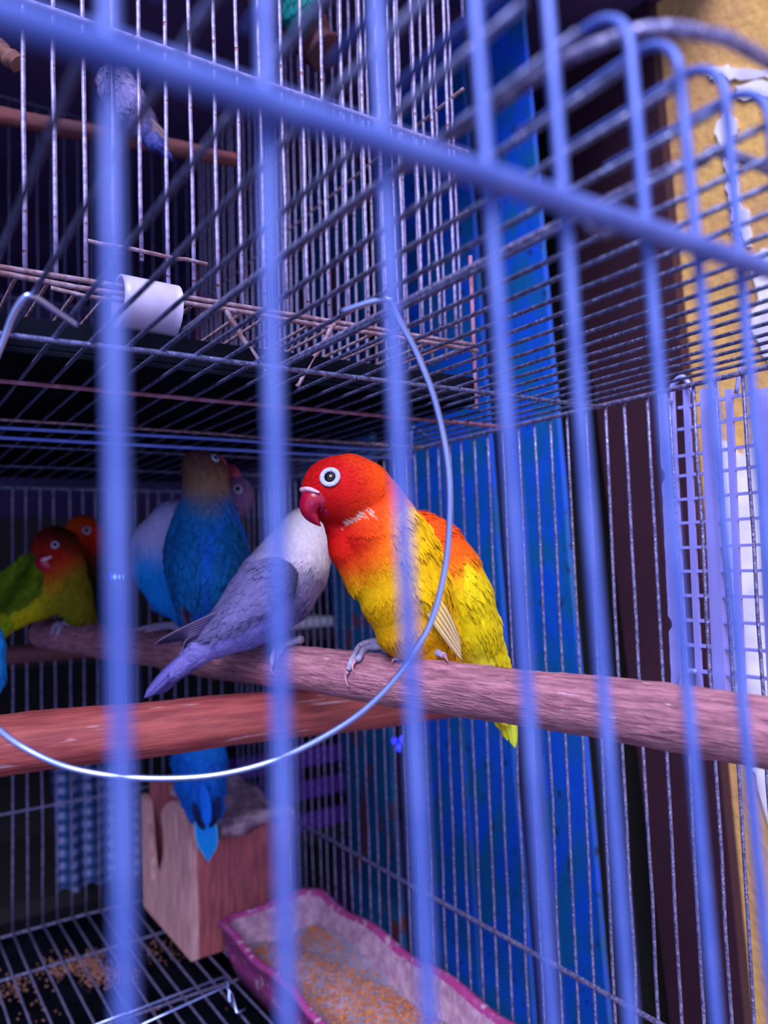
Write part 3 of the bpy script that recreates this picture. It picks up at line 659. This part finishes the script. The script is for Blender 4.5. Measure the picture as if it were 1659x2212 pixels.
b5 = Bird('lovebird', .505, [(508, 1066, 6, 38), (498, 1080, 6, 42), (450, 1120, 14, 48), (385, 1145, 6, 62), (350, 1180, 0, 62), (346, 1230, 0, 58), (362, 1285, 0, 40), (392, 1330, -6, 20)],
          [(515, 1060, (150, 120, 185), 26), (520, 1095, (100, 84, 130), 22), (495, 1040, (150, 90, 130), 16), (360, 1110, (190, 190, 250), 36), (320, 1140, (190, 190, 250), 30), (350, 1165, (195, 195, 250), 26), (320, 1225, (10, 155, 250), 34), (370, 1230, (8, 145, 250), 36), (350, 1290, (10, 145, 250), 40), (390, 1330, (25, 130, 235), 30)],
          'light blue lovebird with lavender shoulders bending its head behind the teal bird', (350, 1350, 0), vox=4.5)
b5.petals('plumage', 3500, 18, 7, lift=.03, jit=.05)
b5.eye(513, 1057, 10.5, 5.2)
b5.beak([(500, 1036, 0), (500, 1022, -2), (490, 1014, -2), (484, 1022, -2)], [22, 18, 12, 3], M_pbeak)
b5.leaf('tail_feather', [(370, 1290, -34), (385, 1320, -34), (398, 1345, -30)], 20, ((30, 140, 245), (30, 130, 235), (80, 170, 250)))
b5.leaf('tail_feather', [(380, 1285, -32), (392, 1320, -30), (404, 1340, -28)], 14, ((60, 160, 250), (30, 130, 235), (80, 170, 250)))
toes(b5, [[(378, 1348), (352, 1350), (325, 1353), (298, 1360)], [(375, 1352), (345, 1357), (316, 1362)], [(385, 1356), (365, 1354), (350, 1356)]], [[(298, 1359), (290, 1362), (286, 1368)], [(316, 1362), (310, 1368), (309, 1374)]], .0018)

# --- the left pair and the others
b6 = Bird('lovebird', .585, [(112, 1182, 0, 42), (124, 1190, 0, 46), (132, 1225, 4, 44), (118, 1262, 4, 54), (85, 1285, 4, 50), (48, 1310, 2, 36), (10, 1350, 0, 22)],
          [(110, 1150, (62, 20, 20), 20), (140, 1160, (70, 34, 10), 20), (90, 1195, (170, 12, 16), 26), (130, 1205, (175, 14, 14), 22), (110, 1225, (190, 20, 10), 16), (105, 1240, (220, 90, 10), 12), (115, 1258, (190, 130, 8), 16), (160, 1240, (120, 110, 14), 20), (140, 1290, (120, 118, 14), 34), (180, 1320, (110, 108, 14), 30), (60, 1310, (190, 180, 8), 34), (20, 1350, (165, 175, 8), 30), (60, 1250, (80, 110, 8), 30)],
          'green lovebird with red face at the left end of the bark perch', (130, 1345, 0), vox=4.5, extra=[[(140, 1235, 0, 42), (150, 1280, -4, 44), (172, 1318, -4, 30), (196, 1336, -2, 12)]])
b6.petals('plumage', 4000, 17, 7, lift=.06, jit=.12)
b6.eye(119, 1177, 8.5, 5)
b6.beak([(96, 1208, -36), (94, 1216, -40), (104, 1226, -42), (118, 1232, -42)], [18, 18, 13, 2], M_beak, cere=([(84, 1212, -44), (97, 1208, -54), (112, 1202, -54)], [3, 4, 2]))
gg = lambda V: np.array([np.array(lin((88, 118, 6))) * (1 + .7 * math.sin(x * .11 + y * .05) * .4) for x, y in V[:, :2]]) * (1 - .35 * RNG.random((len(V), 1)))
b6.wing([(72, 1188), (92, 1215), (95, 1245), (85, 1275), (50, 1300), (5, 1315), (-25, 1312), (-10, 1255), (30, 1215)], [(80, 1200, 0), (40, 1260, 0), (-10, 1315, 0)], thick=8, n=500, ln=30, wd=14, colf=gg)
for k in range(4):
    b6.leaf('tail_feather', [(40 - k * 4, 1320, -30), (20 - k * 4, 1345, -26), (2 + k * 6 - 6, 1378 - k * 4, -20)], 20, ((150, 165, 8), (120, 150, 20), (90, 120, 20)))
toes(b6, [[(150, 1345), (138, 1346), (130, 1356), (124, 1374)], [(128, 1348), (118, 1352), (112, 1368)]], [[(124, 1372), (121, 1378), (122, 1383)], None], .002)
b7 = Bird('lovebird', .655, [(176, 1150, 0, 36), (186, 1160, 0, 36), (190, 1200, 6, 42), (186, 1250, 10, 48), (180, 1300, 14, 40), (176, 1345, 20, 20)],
          [(165, 1125, (215, 80, 6), 26), (195, 1150, (195, 40, 8), 20), (190, 1170, (180, 14, 12), 18), (188, 1205, (80, 40, 14), 20), (185, 1260, (24, 26, 12), 40), (180, 1320, (26, 30, 14), 40)],  # olive body colour darkened to stand for the shade back there
          'orange-headed lovebird behind the green bird at left, its body coloured dark for shade', (180, 1345, 0), vox=5)
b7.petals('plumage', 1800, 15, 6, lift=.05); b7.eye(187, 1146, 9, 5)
b7.beak([(200, 1160, 0), (210, 1168, 0), (208, 1184, 0)], [16, 12, 2], M_beak)
b8 = Bird('lovebird', .625, [(430, 1552, 10, 40), (430, 1585, 6, 46), (430, 1640, 0, 56), (432, 1690, -4, 52), (438, 1738, -12, 36), (446, 1775, -20, 20)],
          [(430, 1560, (20, 130, 225), 40), (430, 1620, (12, 125, 240), 44), (405, 1680, (8, 110, 225), 34), (460, 1680, (8, 100, 205), 34), (440, 1740, (10, 115, 245), 30)],
          'bright blue lovebird seen from behind standing on the nest box', (430, 1776, 0), vox=4.5)
b8.petals('plumage', 3000, 20, 9, lift=.05, jit=.08)
bw = lambda V: np.tile(np.array(lin((8, 105, 222))), (len(V), 1)) * (1 - .2 * RNG.random((len(V), 1)))
b8.wing([(385, 1625), (376, 1670), (384, 1720), (408, 1760), (428, 1770), (432, 1720), (420, 1665)], [(390, 1630, 0), (400, 1700, 0), (430, 1770, 0)], n=250, ln=26, wd=13, colf=bw)
b8.wing([(476, 1630), (486, 1680), (484, 1725), (472, 1755), (460, 1745), (452, 1700), (455, 1655)], [(475, 1630, 0), (478, 1700, 0), (468, 1755, 0)], n=250, ln=26, wd=13, colf=bw)
b8.leaf('flight_feather', [(418, 1735, -66), (428, 1765, -64), (442, 1795, -60)], 18, ((14, 40, 100), (20, 22, 60), (10, 30, 80)))
b8.leaf('flight_feather', [(472, 1720, -66), (468, 1755, -64), (452, 1790, -60)], 18, ((14, 40, 110), (20, 22, 60), (10, 30, 80)))
for k in range(5):
    b8.leaf('tail_feather', [(440 + (k - 2) * 4, 1740, -58 - k % 2), (446 + (k - 2) * 7, 1800, -60), (450 + (k - 2) * 4, 1862 - abs(k - 2) * 9, -58)], 22, ((12, 120, 235), (20, 150, 235), (90, 190, 240)), curl=.12)
b8.leaf('tail_covert', [(436, 1690, -70), (444, 1735, -72), (448, 1785, -68)], 26, ((10, 110, 245), (14, 120, 255), (8, 80, 200)), curl=.3)
b9 = Bird('lovebird', .372, [(-92, 1290, 0, 58), (-84, 1320, 0, 62), (-66, 1400, 0, 74), (-64, 1455, 0, 74), (-72, 1510, 4, 56), (-84, 1580, 40, 26)], [(0, 1400, (20, 150, 235), 60), (0, 1460, (10, 130, 225), 50), (-100, 1300, (150, 150, 225), 40)],
          'light blue lovebird mostly cut off by the left edge, above the red-brown perch', (-70, 1555, 0), vox=5)
b9.petals('plumage', 2500, 20, 8, lift=.035); b9.eye(-116, 1285, 16, 9); b9.beak([(-142, 1300, 0), (-156, 1310, 0), (-154, 1330, 0)], [22, 16, 2], M_pbeak)

# ---------------------------------------------------------------- nest box
nx0, nx1, ny0, ny1, nzb = .2225, .3136, .63, .758, ZF + .0012
nest = empty('nest_box', ((nx0 + nx1) / 2, (ny0 + ny1) / 2, nzb), 'weathered wooden nest box with gnawed opening on the cage floor', 'nest box')
pl = [(408, 2062), (286, 1946), (276, 1800), (284, 1712), (292, 1708), (302, 1716), (312, 1735), (318, 1790), (322, 1850), (329, 1898), (336, 1903), (344, 1885), (351, 1850), (352, 1800), (349, 1758), (358, 1738), (374, 1730), (386, 1738), (398, 1768), (410, 1782), (415, 1800), (414, 1900)]
P = smooth_path([onX(u, v, nx0) for u, v in pl[2:21]], 4)
P = np.vstack([P, [[nx0, ny0, -.23]], [[nx0, ny0, nzb]], [[nx0, ny1, nzb]]]); P[:, 1] = np.clip(P[:, 1], ny0, ny1 + .004); P[:, 0] = nx0
prism('side_panel', P, (1, 0, 0), .007, M_nest, nest, bevel=.0006)
n = 24; zt = [-.222 + .004 * math.sin(i * .8) + .002 * math.sin(i * 2.3) for i in range(n + 1)]
P = np.array([(nx0 + .007 + (nx1 - nx0 - .007) * i / n, ny0, zt[i]) for i in range(n + 1)] + [(nx1, ny0, nzb), (nx0 + .007, ny0, nzb)])
prism('front_panel', P, (0, 1, 0), .008, M_nestr, nest, bevel=.0006)
box('side_panel', (nx1 - .007, ny0 + .008, nzb), (nx1, ny1, -.216), M_nest, nest)
box('back_panel', (nx0 + .007, ny1 - .008, nzb), (nx1 - .007, ny1, -.2), M_nestr, nest)
# top board with an entrance hole near the right front corner, wavy surface
tv = []; tf = []; g = 34
hx, hy = nx1 - .02, ny0 + .026
def tz(x, y): return -.2125 + .0035 * math.sin(x * 90 + y * 40) + .0025 * math.sin(y * 110) + .012 * max(0, (y - .70) / .06) ** 2 * 0 - .006 * math.exp(-((x - hx) ** 2 + (y - hy) ** 2) / .0004)
ids = {}
for lay in (0, 1):
    for i in range(g + 1):
        for j in range(g + 1):
            x = nx0 + .026 + (nx1 - nx0 - .024) * i / g; y = ny0 - .003 + (ny1 - ny0 + .003) * j / g
            if j == 0: y += .0012 * math.sin(i * .5)
            if i == 0: x += .004 * math.sin(j * .7)
            ids[lay, i, j] = len(tv); tv.append((x, y, tz(x, y) - .009 * lay))
hole = lambda i, j: ((nx0 + .026 + (nx1 - nx0 - .024) * (i + .5) / g - hx) / .014) ** 2 + ((ny0 - .003 + (ny1 - ny0 + .003) * (j + .5) / g - hy) / .02) ** 2 < 1
cells = {(i, j) for i in range(g) for j in range(g) if not hole(i, j)}
for (i, j) in cells:
    tf.append([ids[0, i, j], ids[0, i + 1, j], ids[0, i + 1, j + 1], ids[0, i, j + 1]]); tf.append([ids[1, i, j], ids[1, i, j + 1], ids[1, i + 1, j + 1], ids[1, i + 1, j]])
    for (di, dj, a, b) in ((-1, 0, (0, 0), (0, 1)), (1, 0, (1, 1), (1, 0)), (0, -1, (1, 0), (0, 0)), (0, 1, (0, 1), (1, 1))):
        if (i + di, j + dj) not in cells:
            tf.append([ids[0, i + a[0], j + a[1]], ids[0, i + b[0], j + b[1]], ids[1, i + b[0], j + b[1]], ids[1, i + a[0], j + a[1]]])
mesh_obj('top_board', tv, tf, M_nestt, nest)
box('base_board', (nx0 + .007, ny0 + .008, nzb), (nx1 - .007, ny1 - .008, nzb + .006), M_nest, nest)

# ---------------------------------------------------------------- pink feeding trough
tr = empty('feeding_trough', (.275, .43, ZF + .0012), 'long pink plastic feeding trough with seed husks beside the nest box', 'trough')
tx0, tx1, ty0, ty1, tz0, tz1 = .232, .322, .12, .603, ZF + .0015, -.274
def ring(inset, z, wav=0, nn=160):
    out = []; r = .012
    a, b, c, d_ = tx0 + inset, tx1 - inset, ty0 + inset, ty1 - inset
    per = [(a + r, c), (b - r, c), (b, c + r), (b, d_ - r), (b - r, d_), (a + r, d_), (a, d_ - r), (a, c + r)]
    for i in range(8):
        p, q = np.array(per[i]), np.array(per[(i + 1) % 8]); m = 26 if i % 2 == 0 and i in (2, 6) else 14
        m = 60 if abs(q[1] - p[1]) > .2 else (14 if abs(q[0] - p[0]) > .03 else 5)
        for t in np.linspace(0, 1, m, endpoint=False):
            x, y = p + (q - p) * t; out.append([x, y, z + wav * math.sin(y * 70 + x * 50) * .0022])
    return np.array(out)
rings = [ring(.010, tz0), ring(.003, (tz0 + tz1) / 2), ring(.001, tz1 - .005, 1), ring(-.0015, tz1 - .004, 1), ring(-.0015, tz1, 1), ring(.0025, tz1 + .0005, 1), ring(.004, tz1 - .003, 1)]
def loft(rings, cap0=True, cap1=False):
    n = len(rings[0]); V = np.vstack(rings); Fc = []
    for k in range(len(rings) - 1):
        for j in range(n): Fc.append([k * n + j, k * n + (j + 1) % n, (k + 1) * n + (j + 1) % n, (k + 1) * n + j])
    if cap0: Fc.append(list(range(n))[::-1])
    if cap1: Fc.append([(len(rings) - 1) * n + j for j in range(n)])
    return V, Fc
V, Fc = loft(rings); mesh_obj('trough_body', V, Fc, M_trough, tr)
V, Fc = loft([ring(.004, tz1 - .003, 1), ring(.007, -.287), ring(.011, -.303), ring(.014, tz0 + .002)], False, True); mesh_obj('trough_lining', V, Fc, M_dusty, tr)
# seed bed
g0, g1 = 26, 110; sv = []; sf = []
def sz(x, y): return -.2985 + .0022 * math.sin(x * 130 + y * 30) + .003 * math.sin(y * 37 + 1) + .004 * ((x - .277) / .035) ** 2
for i in range(g0 + 1):
    for j in range(g1 + 1):
        x = tx0 + .009 + (tx1 - tx0 - .018) * i / g0; y = ty0 + .01 + (ty1 - ty0 - .02) * j / g1; sv.append((x, y, sz(x, y) + RNG.normal(0, .0004)))
for i in range(g0):
    for j in range(g1): a = i * (g1 + 1) + j; sf.append([a, a + g1 + 1, a + g1 + 2, a + 1])
sb = mesh_obj('husk_bed', sv, sf, M_husk, tr); sb['kind'] = 'stuff'
def grains(name, n, fn, size, m, parent, kind='stuff'):
    V = []; Fc = []; O = np.array([[1, 0, 0], [-1, 0, 0], [0, .55, 0], [0, -.55, 0], [0, 0, .45], [0, 0, -.45]]); T = [[0, 2, 4], [2, 1, 4], [1, 3, 4], [3, 0, 4], [2, 0, 5], [1, 2, 5], [3, 1, 5], [0, 3, 5]]
    for k in range(n):
        c = fn()
        if c is None: continue
        a, b_ = RNG.uniform(0, 6.28), RNG.normal(0, .4); ca, sa, cb, sb_ = math.cos(a), math.sin(a), math.cos(b_), math.sin(b_)
        Rm = np.array([[ca * cb, -sa, ca * sb_], [sa * cb, ca, sa * sb_], [-sb_, 0, cb]]); q = (O * size * RNG.uniform(.6, 1.3)) @ Rm.T + c
        Fc += [[i + len(V) * 6 for i in t] for t in T]; V.append(q)
    o = mesh_obj(name, np.vstack(V), Fc, m, parent); o['kind'] = kind; return o
def sp():
    y = RNG.uniform(ty0 + .02, ty1 - .02); x = RNG.uniform(tx0 + .012, tx1 - .012)
    dens = math.sin(x * 60 + y * 22) + math.sin(y * 17 + 2) + (x - .27) * 28 + (y - .45) * 8
    if dens < RNG.normal(.0, .5): return None
    return np.array([x, y, sz(x, y) + .0006])
grains('seed', 15000, sp, .0013, M_seed, tr)
# litter on the black tray
M_litter = mat('litter', (.4, .2, .16), (.28, .12, .14), 300, .8)
cl = [onZ(u, v, -.344) for u, v in ((190, 2080), (215, 2100), (240, 2110), (120, 2090), (30, 2130), (330, 2045), (360, 2060), (80, 2180), (500, 2160), (340, 2160))]
def lp():
    c = cl[min(int(abs(RNG.normal(0, 3))), len(cl) - 1)]; return np.array([c[0] + RNG.normal(0, .009), c[1] + RNG.normal(0, .012), -.3442])
grains('litter', 900, lp, .0016, M_litter, cage)

# ---------------------------------------------------------------- the upper cage
UX, UY, UB, UZ = .2756, .317, .73, .115
up = empty('bird_cage', (.1, .5, ZR + .002), 'rusty wire cage standing on the roof of the front cage, black tray below', 'cage')
def uw(name, pts, r, m, **k): return wire(name, pts, r, m, up, **k)
UXL = -.10
for k in range(35):
    x = .0513 + .01118 * (k - 14)
    if x > UX - .003: continue
    if k in (17, 18): z0 = UZ + .013
    else: z0 = UZ
    uw('front_bar', [(x, UY, z0), (x + RNG.normal(0, .0006), UY, .42)], .00098, M_upw, wob=.0002)
for z in (UZ, .223, .42): uw('front_rail', [(UXL, UY - .0012, z), (UX, UY - .0012, z)], .0012, M_rust if z < .2 else M_upw, wob=.0002)
uw('front_rail', [(UXL, UY - .0028, UZ - .003), (UX, UY - .0028, UZ - .0035)], .0012, M_rust, wob=.0004)
a = onY(190, 520, UY - .003); b = onY(448, 571, UY - .003); uw('door_rail', [a, b], .0009, M_rust, wob=.0002)
uw('door_rail', [onY(110, 622, UY - .004), onY(185, 640, UY - .004), onY(300, 655, UY - .004)], .0009, M_rust)
for k in range(34):
    y = UY + .0118 * (k + 1) + RNG.normal(0, .0008)
    uw('side_bar', [(UX, y, UZ - .002), (UX, y + RNG.normal(0, .0008), .42)], .0008, M_upw, wob=.0002)
for z in (UZ, .19, .26, .42): uw('side_rail', [(UX, UY, z), (UX, UB, z)], .0009, M_rust, wob=.0002)
for k in range(33):
    x = -.09 + .0115 * k
    if x < UX: uw('back_bar', [(x, UB, UZ), (x, UB, .42)], .0006, M_roof, wob=.0002)
for z in (.19, .24, .42): uw('back_rail', [(UXL, UB, z), (UX, UB, z)], .0007, M_roof)
for k in range(33):
    x = -.09 + .0115 * k
    if x < UX: uw('floor_bar', [(x, UY, UZ - .003), (x, UB, UZ - .003)], .0008, M_rust)
# feet: corner post and the two splayed struts
uw('foot', [(UX, UY, .165), (UX, UY, ZR + .002), (UX - .004, UY, ZR + .002)], .0011, M_redr)
uw('foot', [(UX, UB, .30), (UX, UB, ZR + .002)], .0011, M_redr)
uw('foot', [(UXL, UB, .30), (UXL, UB, ZR + .002)], .0011, M_redr)
for (p, q) in (((484, 665), (590, 852)), ((722, 700), (642, 862))):
    A = onY(*p, UY - .003); B = onY(*q, UY - .003); B[2] = max(B[2], ZR + .0025); uw('strut', [A, B], .0012, M_rust, wob=.0002)
uw('foot', [(UX + .0, UY - .002, .3), (UX, UY - .002, .4)], .001, M_upw)
# tray
parts = [box_geo((UXL, UY - .004, ZR + .0035), (UX - .004, UB, ZR + .006)), box_geo((UXL, UY - .004, ZR + .006), (UX - .004, UY - .0015, .0965)),
         box_geo((UX - .0065, UY - .0015, ZR + .006), (UX - .004, UB, .0965)), box_geo((UXL, UB - .0025, ZR + .006), (UX - .0065, UB, .0965))]
V, Fc = join(parts); mesh_obj('dropping_tray', V, Fc, M_black, up, smooth=False, bevel=.0006)
# milky plastic tube clipped round the bottom rail
A = onY(268, 635, UY - .009); B = onY(393, 645, UY - .009); A[2] = UZ - .003; B[2] = UZ - .0038
dv = (B - A) / np.linalg.norm(B - A); n1 = np.cross(dv, [0, 0, 1]); n1 /= np.linalg.norm(n1); n2 = np.cross(n1, dv)
V = []; Fc = []
for i, t in enumerate(np.linspace(0, 1, 8)):
    for rr in (.0112, .0096):
        for j in range(25):
            th = 2.5 + j / 24 * (2 * math.pi - .5); V.append(A + (B - A) * t + rr * (math.cos(th) * n1 + math.sin(th) * n2))
for i in range(7):
    for l in range(2):
        for j in range(24):
            a = i * 50 + l * 25 + j; f = [a, a + 1, a + 51, a + 50]; Fc.append(f if l else f[::-1])
    for j in (0, 24): a = i * 50 + j; Fc.append([a, a + 25, a + 75, a + 50])
for i in (0, 7):
    for j in range(24): a = i * 50 + j; Fc.append([a, a + 1, a + 26, a + 25])
V = np.array(V); V[:, 1] += .009; V[:, 2] -= .003
tb = mesh_obj('plastic_sleeve', V, Fc, M_tube, None); tag(tb, 'milky white plastic sleeve clipped on the rusty bottom rail of the upper cage', 'sleeve')
# perch and birds in the upper cage
UA = onY(-120, 228, .50); UBp = onY(510, 345, .50); UA = UA + (UBp - UA) / (UBp[0] - UA[0]) * (-.10 - UA[0])
rod('perch', UA, UBp, .0052, M_dwood, 'crooked brown perch inside the upper cage at left', .09, seed=9)
b10 = Bird('lovebird', .485, [(246, 165, 0, 30), (252, 182, 0, 36), (272, 222, 0, 40), (300, 262, 0, 32), (330, 300, -4, 18), (358, 332, -8, 8)],
           [(240, 160, (170, 165, 225), 30), (250, 210, (140, 140, 215), 34), (290, 220, (70, 60, 110), 24), (310, 260, (90, 80, 120), 26), (290, 285, (80, 100, 200), 24), (350, 330, (50, 60, 150), 24)],
           'pale grey blue lovebird on the brown perch inside the upper cage', (280, 285, 0), vox=4.5)
b10.petals('plumage', 1800, 18, 8, lift=.05); b10.eye(234, 160, 8, 4); b10.beak([(222, 168, 0), (214, 176, 0), (216, 188, 0)], [12, 9, 2], M_pbeak)
for k in range(3): b10.leaf('flight_feather', [(290 + k * 4, 215 + k * 12, -32), (325, 258 + k * 8, -26), (362 - k * 4, 296 + k * 8, -14)], 12, ((110, 100, 130), (150, 130, 140), (60, 50, 90)))
b11 = Bird('lovebird', .52, [(650, -75, 0, 34), (648, -50, 0, 40), (645, -5, 0, 46), (642, 25, 0, 38), (640, 50, 0, 20)], [(645, 20, (10, 120, 130), 60), (640, -60, (40, 140, 120), 40)],
           'teal green lovebird at the top edge, inside the upper cage', (642, 50, 0), vox=5)
b11.petals('plumage', 1200, 20, 9, lift=.05); b11.eye(628, -78, 8, 4); b11.beak([(618, -70, 0), (610, -60, 0), (612, -48, 0)], [12, 9, 2], M_beak)
LA = at(560, -30, .54); LB = at(705, 115, .53)
rod('perch', LA, LB, .014, mat('dark_log', (.08, .02, .04), (.05, .015, .03), 60, .8, 0, .6), 'dark maroon log stub below the teal bird in the upper cage', .12, seed=11)
LA = at(-60, 60, .40); LB = at(38, 138, .40)
rod('perch', LA, LB, .0045, mat('pale_stub', (.3, .14, .1), (.2, .09, .08), 60, .8), 'short brown wooden stub at the left edge of the upper cage', .12, seed=12)

# ---------------------------------------------------------------- lavender plastic mesh panel outside the side wall
pn = empty('plastic_mesh_panel', (.345, .26, -.2), 'lavender plastic mesh panel tied outside the cage in front of the yellow wall', 'mesh panel')
XM = .340
def vstrip(uL, uR, t=.003, notch=False, v0=840, v1=1512):
    P = []
    L = [onX(uL + (v - 1100) * .045, v, XM) for v in np.linspace(v0, v1, 60)]; Rr = [onX(uR + (v - 1100) * .045, v, XM) for v in np.linspace(v1, v0, 30)]
    if notch:
        for i, p in enumerate(L):
            p[1] -= RNG.uniform(0, .0004)
            if i in (16, 17, 44, 45): p[1] -= .0022
    P = np.array(L + Rr); P[:, 0] = XM; return prism('strip', P, (1, 0, 0), t, M_lav, pn)
vstrip(1432, 1462, notch=True); vstrip(1486, 1497, .002); vstrip(1523, 1549, .006); vstrip(1577, 1590, .002); vstrip(1640, 1668, .006); vstrip(1700, 1712, .002)
for v in (873, 921, 980, 1024, 1076, 1128, 1182, 1234, 1287, 1341, 1395, 1450, 1500):
    z = onX(1500, v, XM)[2]; y0 = onX(1462, v, XM)[1]; y1 = onX(1720, v, XM)[1]
    box('strip', (XM + .0005, y1, z - .0007), (XM + .0035, y0, z + .0007), M_lav, pn, bevel=0)
a = onX(1432, 838, XM); c = onX(1480, 822, XM)
wire('tie', [onX(1448, 870, XM - .002), onX(1452, 835, XM - .002), onX(1475, 815, XM - .002), onX(1500, 850, XM - .002)], .0014, M_lav, pn, n=6)
wire('tie', [onX(1590, 850, XM - .004), onX(1605, 770, XM - .004), onX(1625, 745, XM - .004)], .001, M_lav, pn, n=6)
wire('tie', [onX(1470, 1490, XM - .002), onX(1475, 1455, XM - .002), onX(1500, 1450, XM - .002), (X0, onX(1500, 1450, X0)[1], onX(1500, 1450, X0)[2])], .0012, M_lav, pn, n=6)

# ---------------------------------------------------------------- things behind the cage
rack = empty('shelf_rack', (.2, 1.0, -1.4), 'dark shelf rack in the shadow behind the cages', 'shelf')
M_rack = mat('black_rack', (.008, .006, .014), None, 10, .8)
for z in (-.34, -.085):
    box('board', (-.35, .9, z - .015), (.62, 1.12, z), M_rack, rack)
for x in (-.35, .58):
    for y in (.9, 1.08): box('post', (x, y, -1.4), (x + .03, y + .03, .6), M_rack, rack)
box('back_panel', (-.4, 1.13, -.6), (.62, 1.14, .075), M_rack, rack)  # black sheet added in place of deep shade behind the lower cage
# checked cloth hanging off a crate
mc = bpy.data.materials.new('checked_cloth'); mc.use_nodes = True; nt = mc.node_tree; N = nt.nodes; L = nt.links; p = N['Principled BSDF']; p.inputs['Roughness'].default_value = .9
tc = N.new('ShaderNodeTexCoord'); sx = N.new('ShaderNodeSeparateXYZ'); L.new(tc.outputs['Object'], sx.inputs[0]); outs = []
for axn in ('X', 'Z'):
    m1 = N.new('ShaderNodeMath'); m1.operation = 'MULTIPLY'; m1.inputs[1].default_value = 2 * math.pi / .0125; L.new(sx.outputs[axn], m1.inputs[0])
    m2 = N.new('ShaderNodeMath'); m2.operation = 'SINE'; L.new(m1.outputs[0], m2.inputs[0])
    m3 = N.new('ShaderNodeMapRange'); m3.inputs[1].default_value = -.35; m3.inputs[2].default_value = .35; L.new(m2.outputs[0], m3.inputs[0]); outs.append(m3)
ad = N.new('ShaderNodeMath'); ad.operation = 'ADD'; L.new(outs[0].outputs[0], ad.inputs[0]); L.new(outs[1].outputs[0], ad.inputs[1])
cr = N.new('ShaderNodeValToRGB'); hf = N.new('ShaderNodeMath'); hf.operation = 'MULTIPLY'; hf.inputs[1].default_value = .5; L.new(ad.outputs[0], hf.inputs[0]); L.new(hf.outputs[0], cr.inputs[0])
cr.color_ramp.elements[0].color = (.006, .03, .13, 1); cr.color_ramp.elements[1].color = (.22, .24, .55, 1); e = cr.color_ramp.elements.new(.5); e.color = (.015, .07, .26, 1)
L.new(cr.outputs[0], p.inputs['Base Color'])
yc = .86; c0 = onY(108, 1640, yc); c1 = onY(292, 1905, yc); cv = []; cf = []; nn = 40
zb = onY(135, 1928, yc)[2]; ztop = -.185
for lay in (0, 1):
    for i in range(nn + 1):
        for j in range(nn + 1):
            x = c0[0] + .004 * (1 - j / nn) * 0 + (c1[0] - c0[0]) * i / nn; z = zb + (ztop - zb) * j / nn
            cv.append((x + (.006 * (1 - j / nn)), yc + .003 * math.sin(i * .6) + lay * .0012, z + .003 * math.sin(i * .5) * (1 - j / nn)))
k = nn + 1
for i in range(nn):
    for j in range(nn):
        a = i * k + j; cf.append([a, a + k, a + k + 1, a + 1]); cf.append([k * k + a, k * k + a + 1, k * k + a + k + 1, k * k + a + k])
cloth = mesh_obj('checked_cloth', cv, cf, mc, None); tag(cloth, 'blue checked cloth hanging behind the cage at lower left', 'cloth')
wire('cloth_line', [(-.34, yc + .0, ztop + .002), (.30, yc, ztop + .002)], .002, M_rack, rack)
# little blue fairy lights
def led(u, v, y, r, m, label, grp):
    c = onY(u, v, y); V, Fc = [], []
    P = [c + np.array([0, 0, -r]), c + np.array([0, 0, -r * .6]), c, c + np.array([0, 0, r * .6]), c + np.array([0, 0, r])]
    V, Fc = tube_geo(P, np.array([.25, .8, 1, .8, .25]) * r, 12); o = mesh_obj('fairy_light', V, Fc, m, None); return tag(o, label, 'light', grp)
LW = ['leftmost', 'second from the left', 'third from the left', 'rightmost and smallest']
for k, (u, r) in enumerate(((225, .0026), (240, .0034), (252, .0024), (264, .0016))):
    led(u, 1246, .88, r, M_led if k == 1 else M_ledw, 'glowing blue bulb behind the cage at left, ' + LW[k] + ' of its row', 'blue bulbs in a row behind the cage')
wire('light_string', [onY(210, 1240, .883), onY(264, 1242, .883), onY(300, 1250, .883)], .0008, M_rack, rack)
for (u, v, q_) in ((852, 1600, 'left'), (862, 1615, 'lowest'), (868, 1598, 'right')):
    c = onX(u, v, XP + .012); P = [c + np.array([0, 0, q]) for q in (-.004, -.002, 0, .002, .004)]
    V, Fc = tube_geo(P, np.array([.0006, .002, .0026, .002, .0006]), 12); tag(mesh_obj('fairy_light', V, Fc, M_led, None), 'deep blue glowing bulb in the gap beside the teal plank, ' + q_ + ' of the three', 'light', 'deep blue bulbs between the planks')
# purple crate and white ribbed box on the shelves, pink scrap
cra = empty('plastic_crate', (.47, 1.0, -.34), 'purple plastic crate on the shelf behind the side wall', 'crate')
for z in (-.34, -.30, -.26):
    box('slat', (.38, .905, z), (.56, .912, z + .022), M_purple, cra); box('slat', (.38, 1.08, z), (.56, 1.087, z + .022), M_purple, cra)
for x in (.38, .55):
    for y in (.905, 1.077): box('corner_post', (x, y, -.34), (x + .01, y + .01, -.235), M_purple, cra)
wb = empty('ribbed_box', (.46, .97, -.085), 'white ribbed plastic box on the shelf behind the grey bird', 'box')
c0 = onY(612, 1372, .92); c1 = onY(724, 1332, .92)
box('shell', (c0[0], .925, -.085), (c1[0], 1.03, c1[2]), mat('white_plastic', (.6, .6, .8), None, 10, .5), wb, bevel=.002)
for k in range(9):
    x = c0[0] + (c1[0] - c0[0]) * (k + .5) / 9; box('rib', (x - .0016, .921, -.085), (x + .0016, .926, c1[2]), mat('white_plastic', None), wb, bevel=.0005)
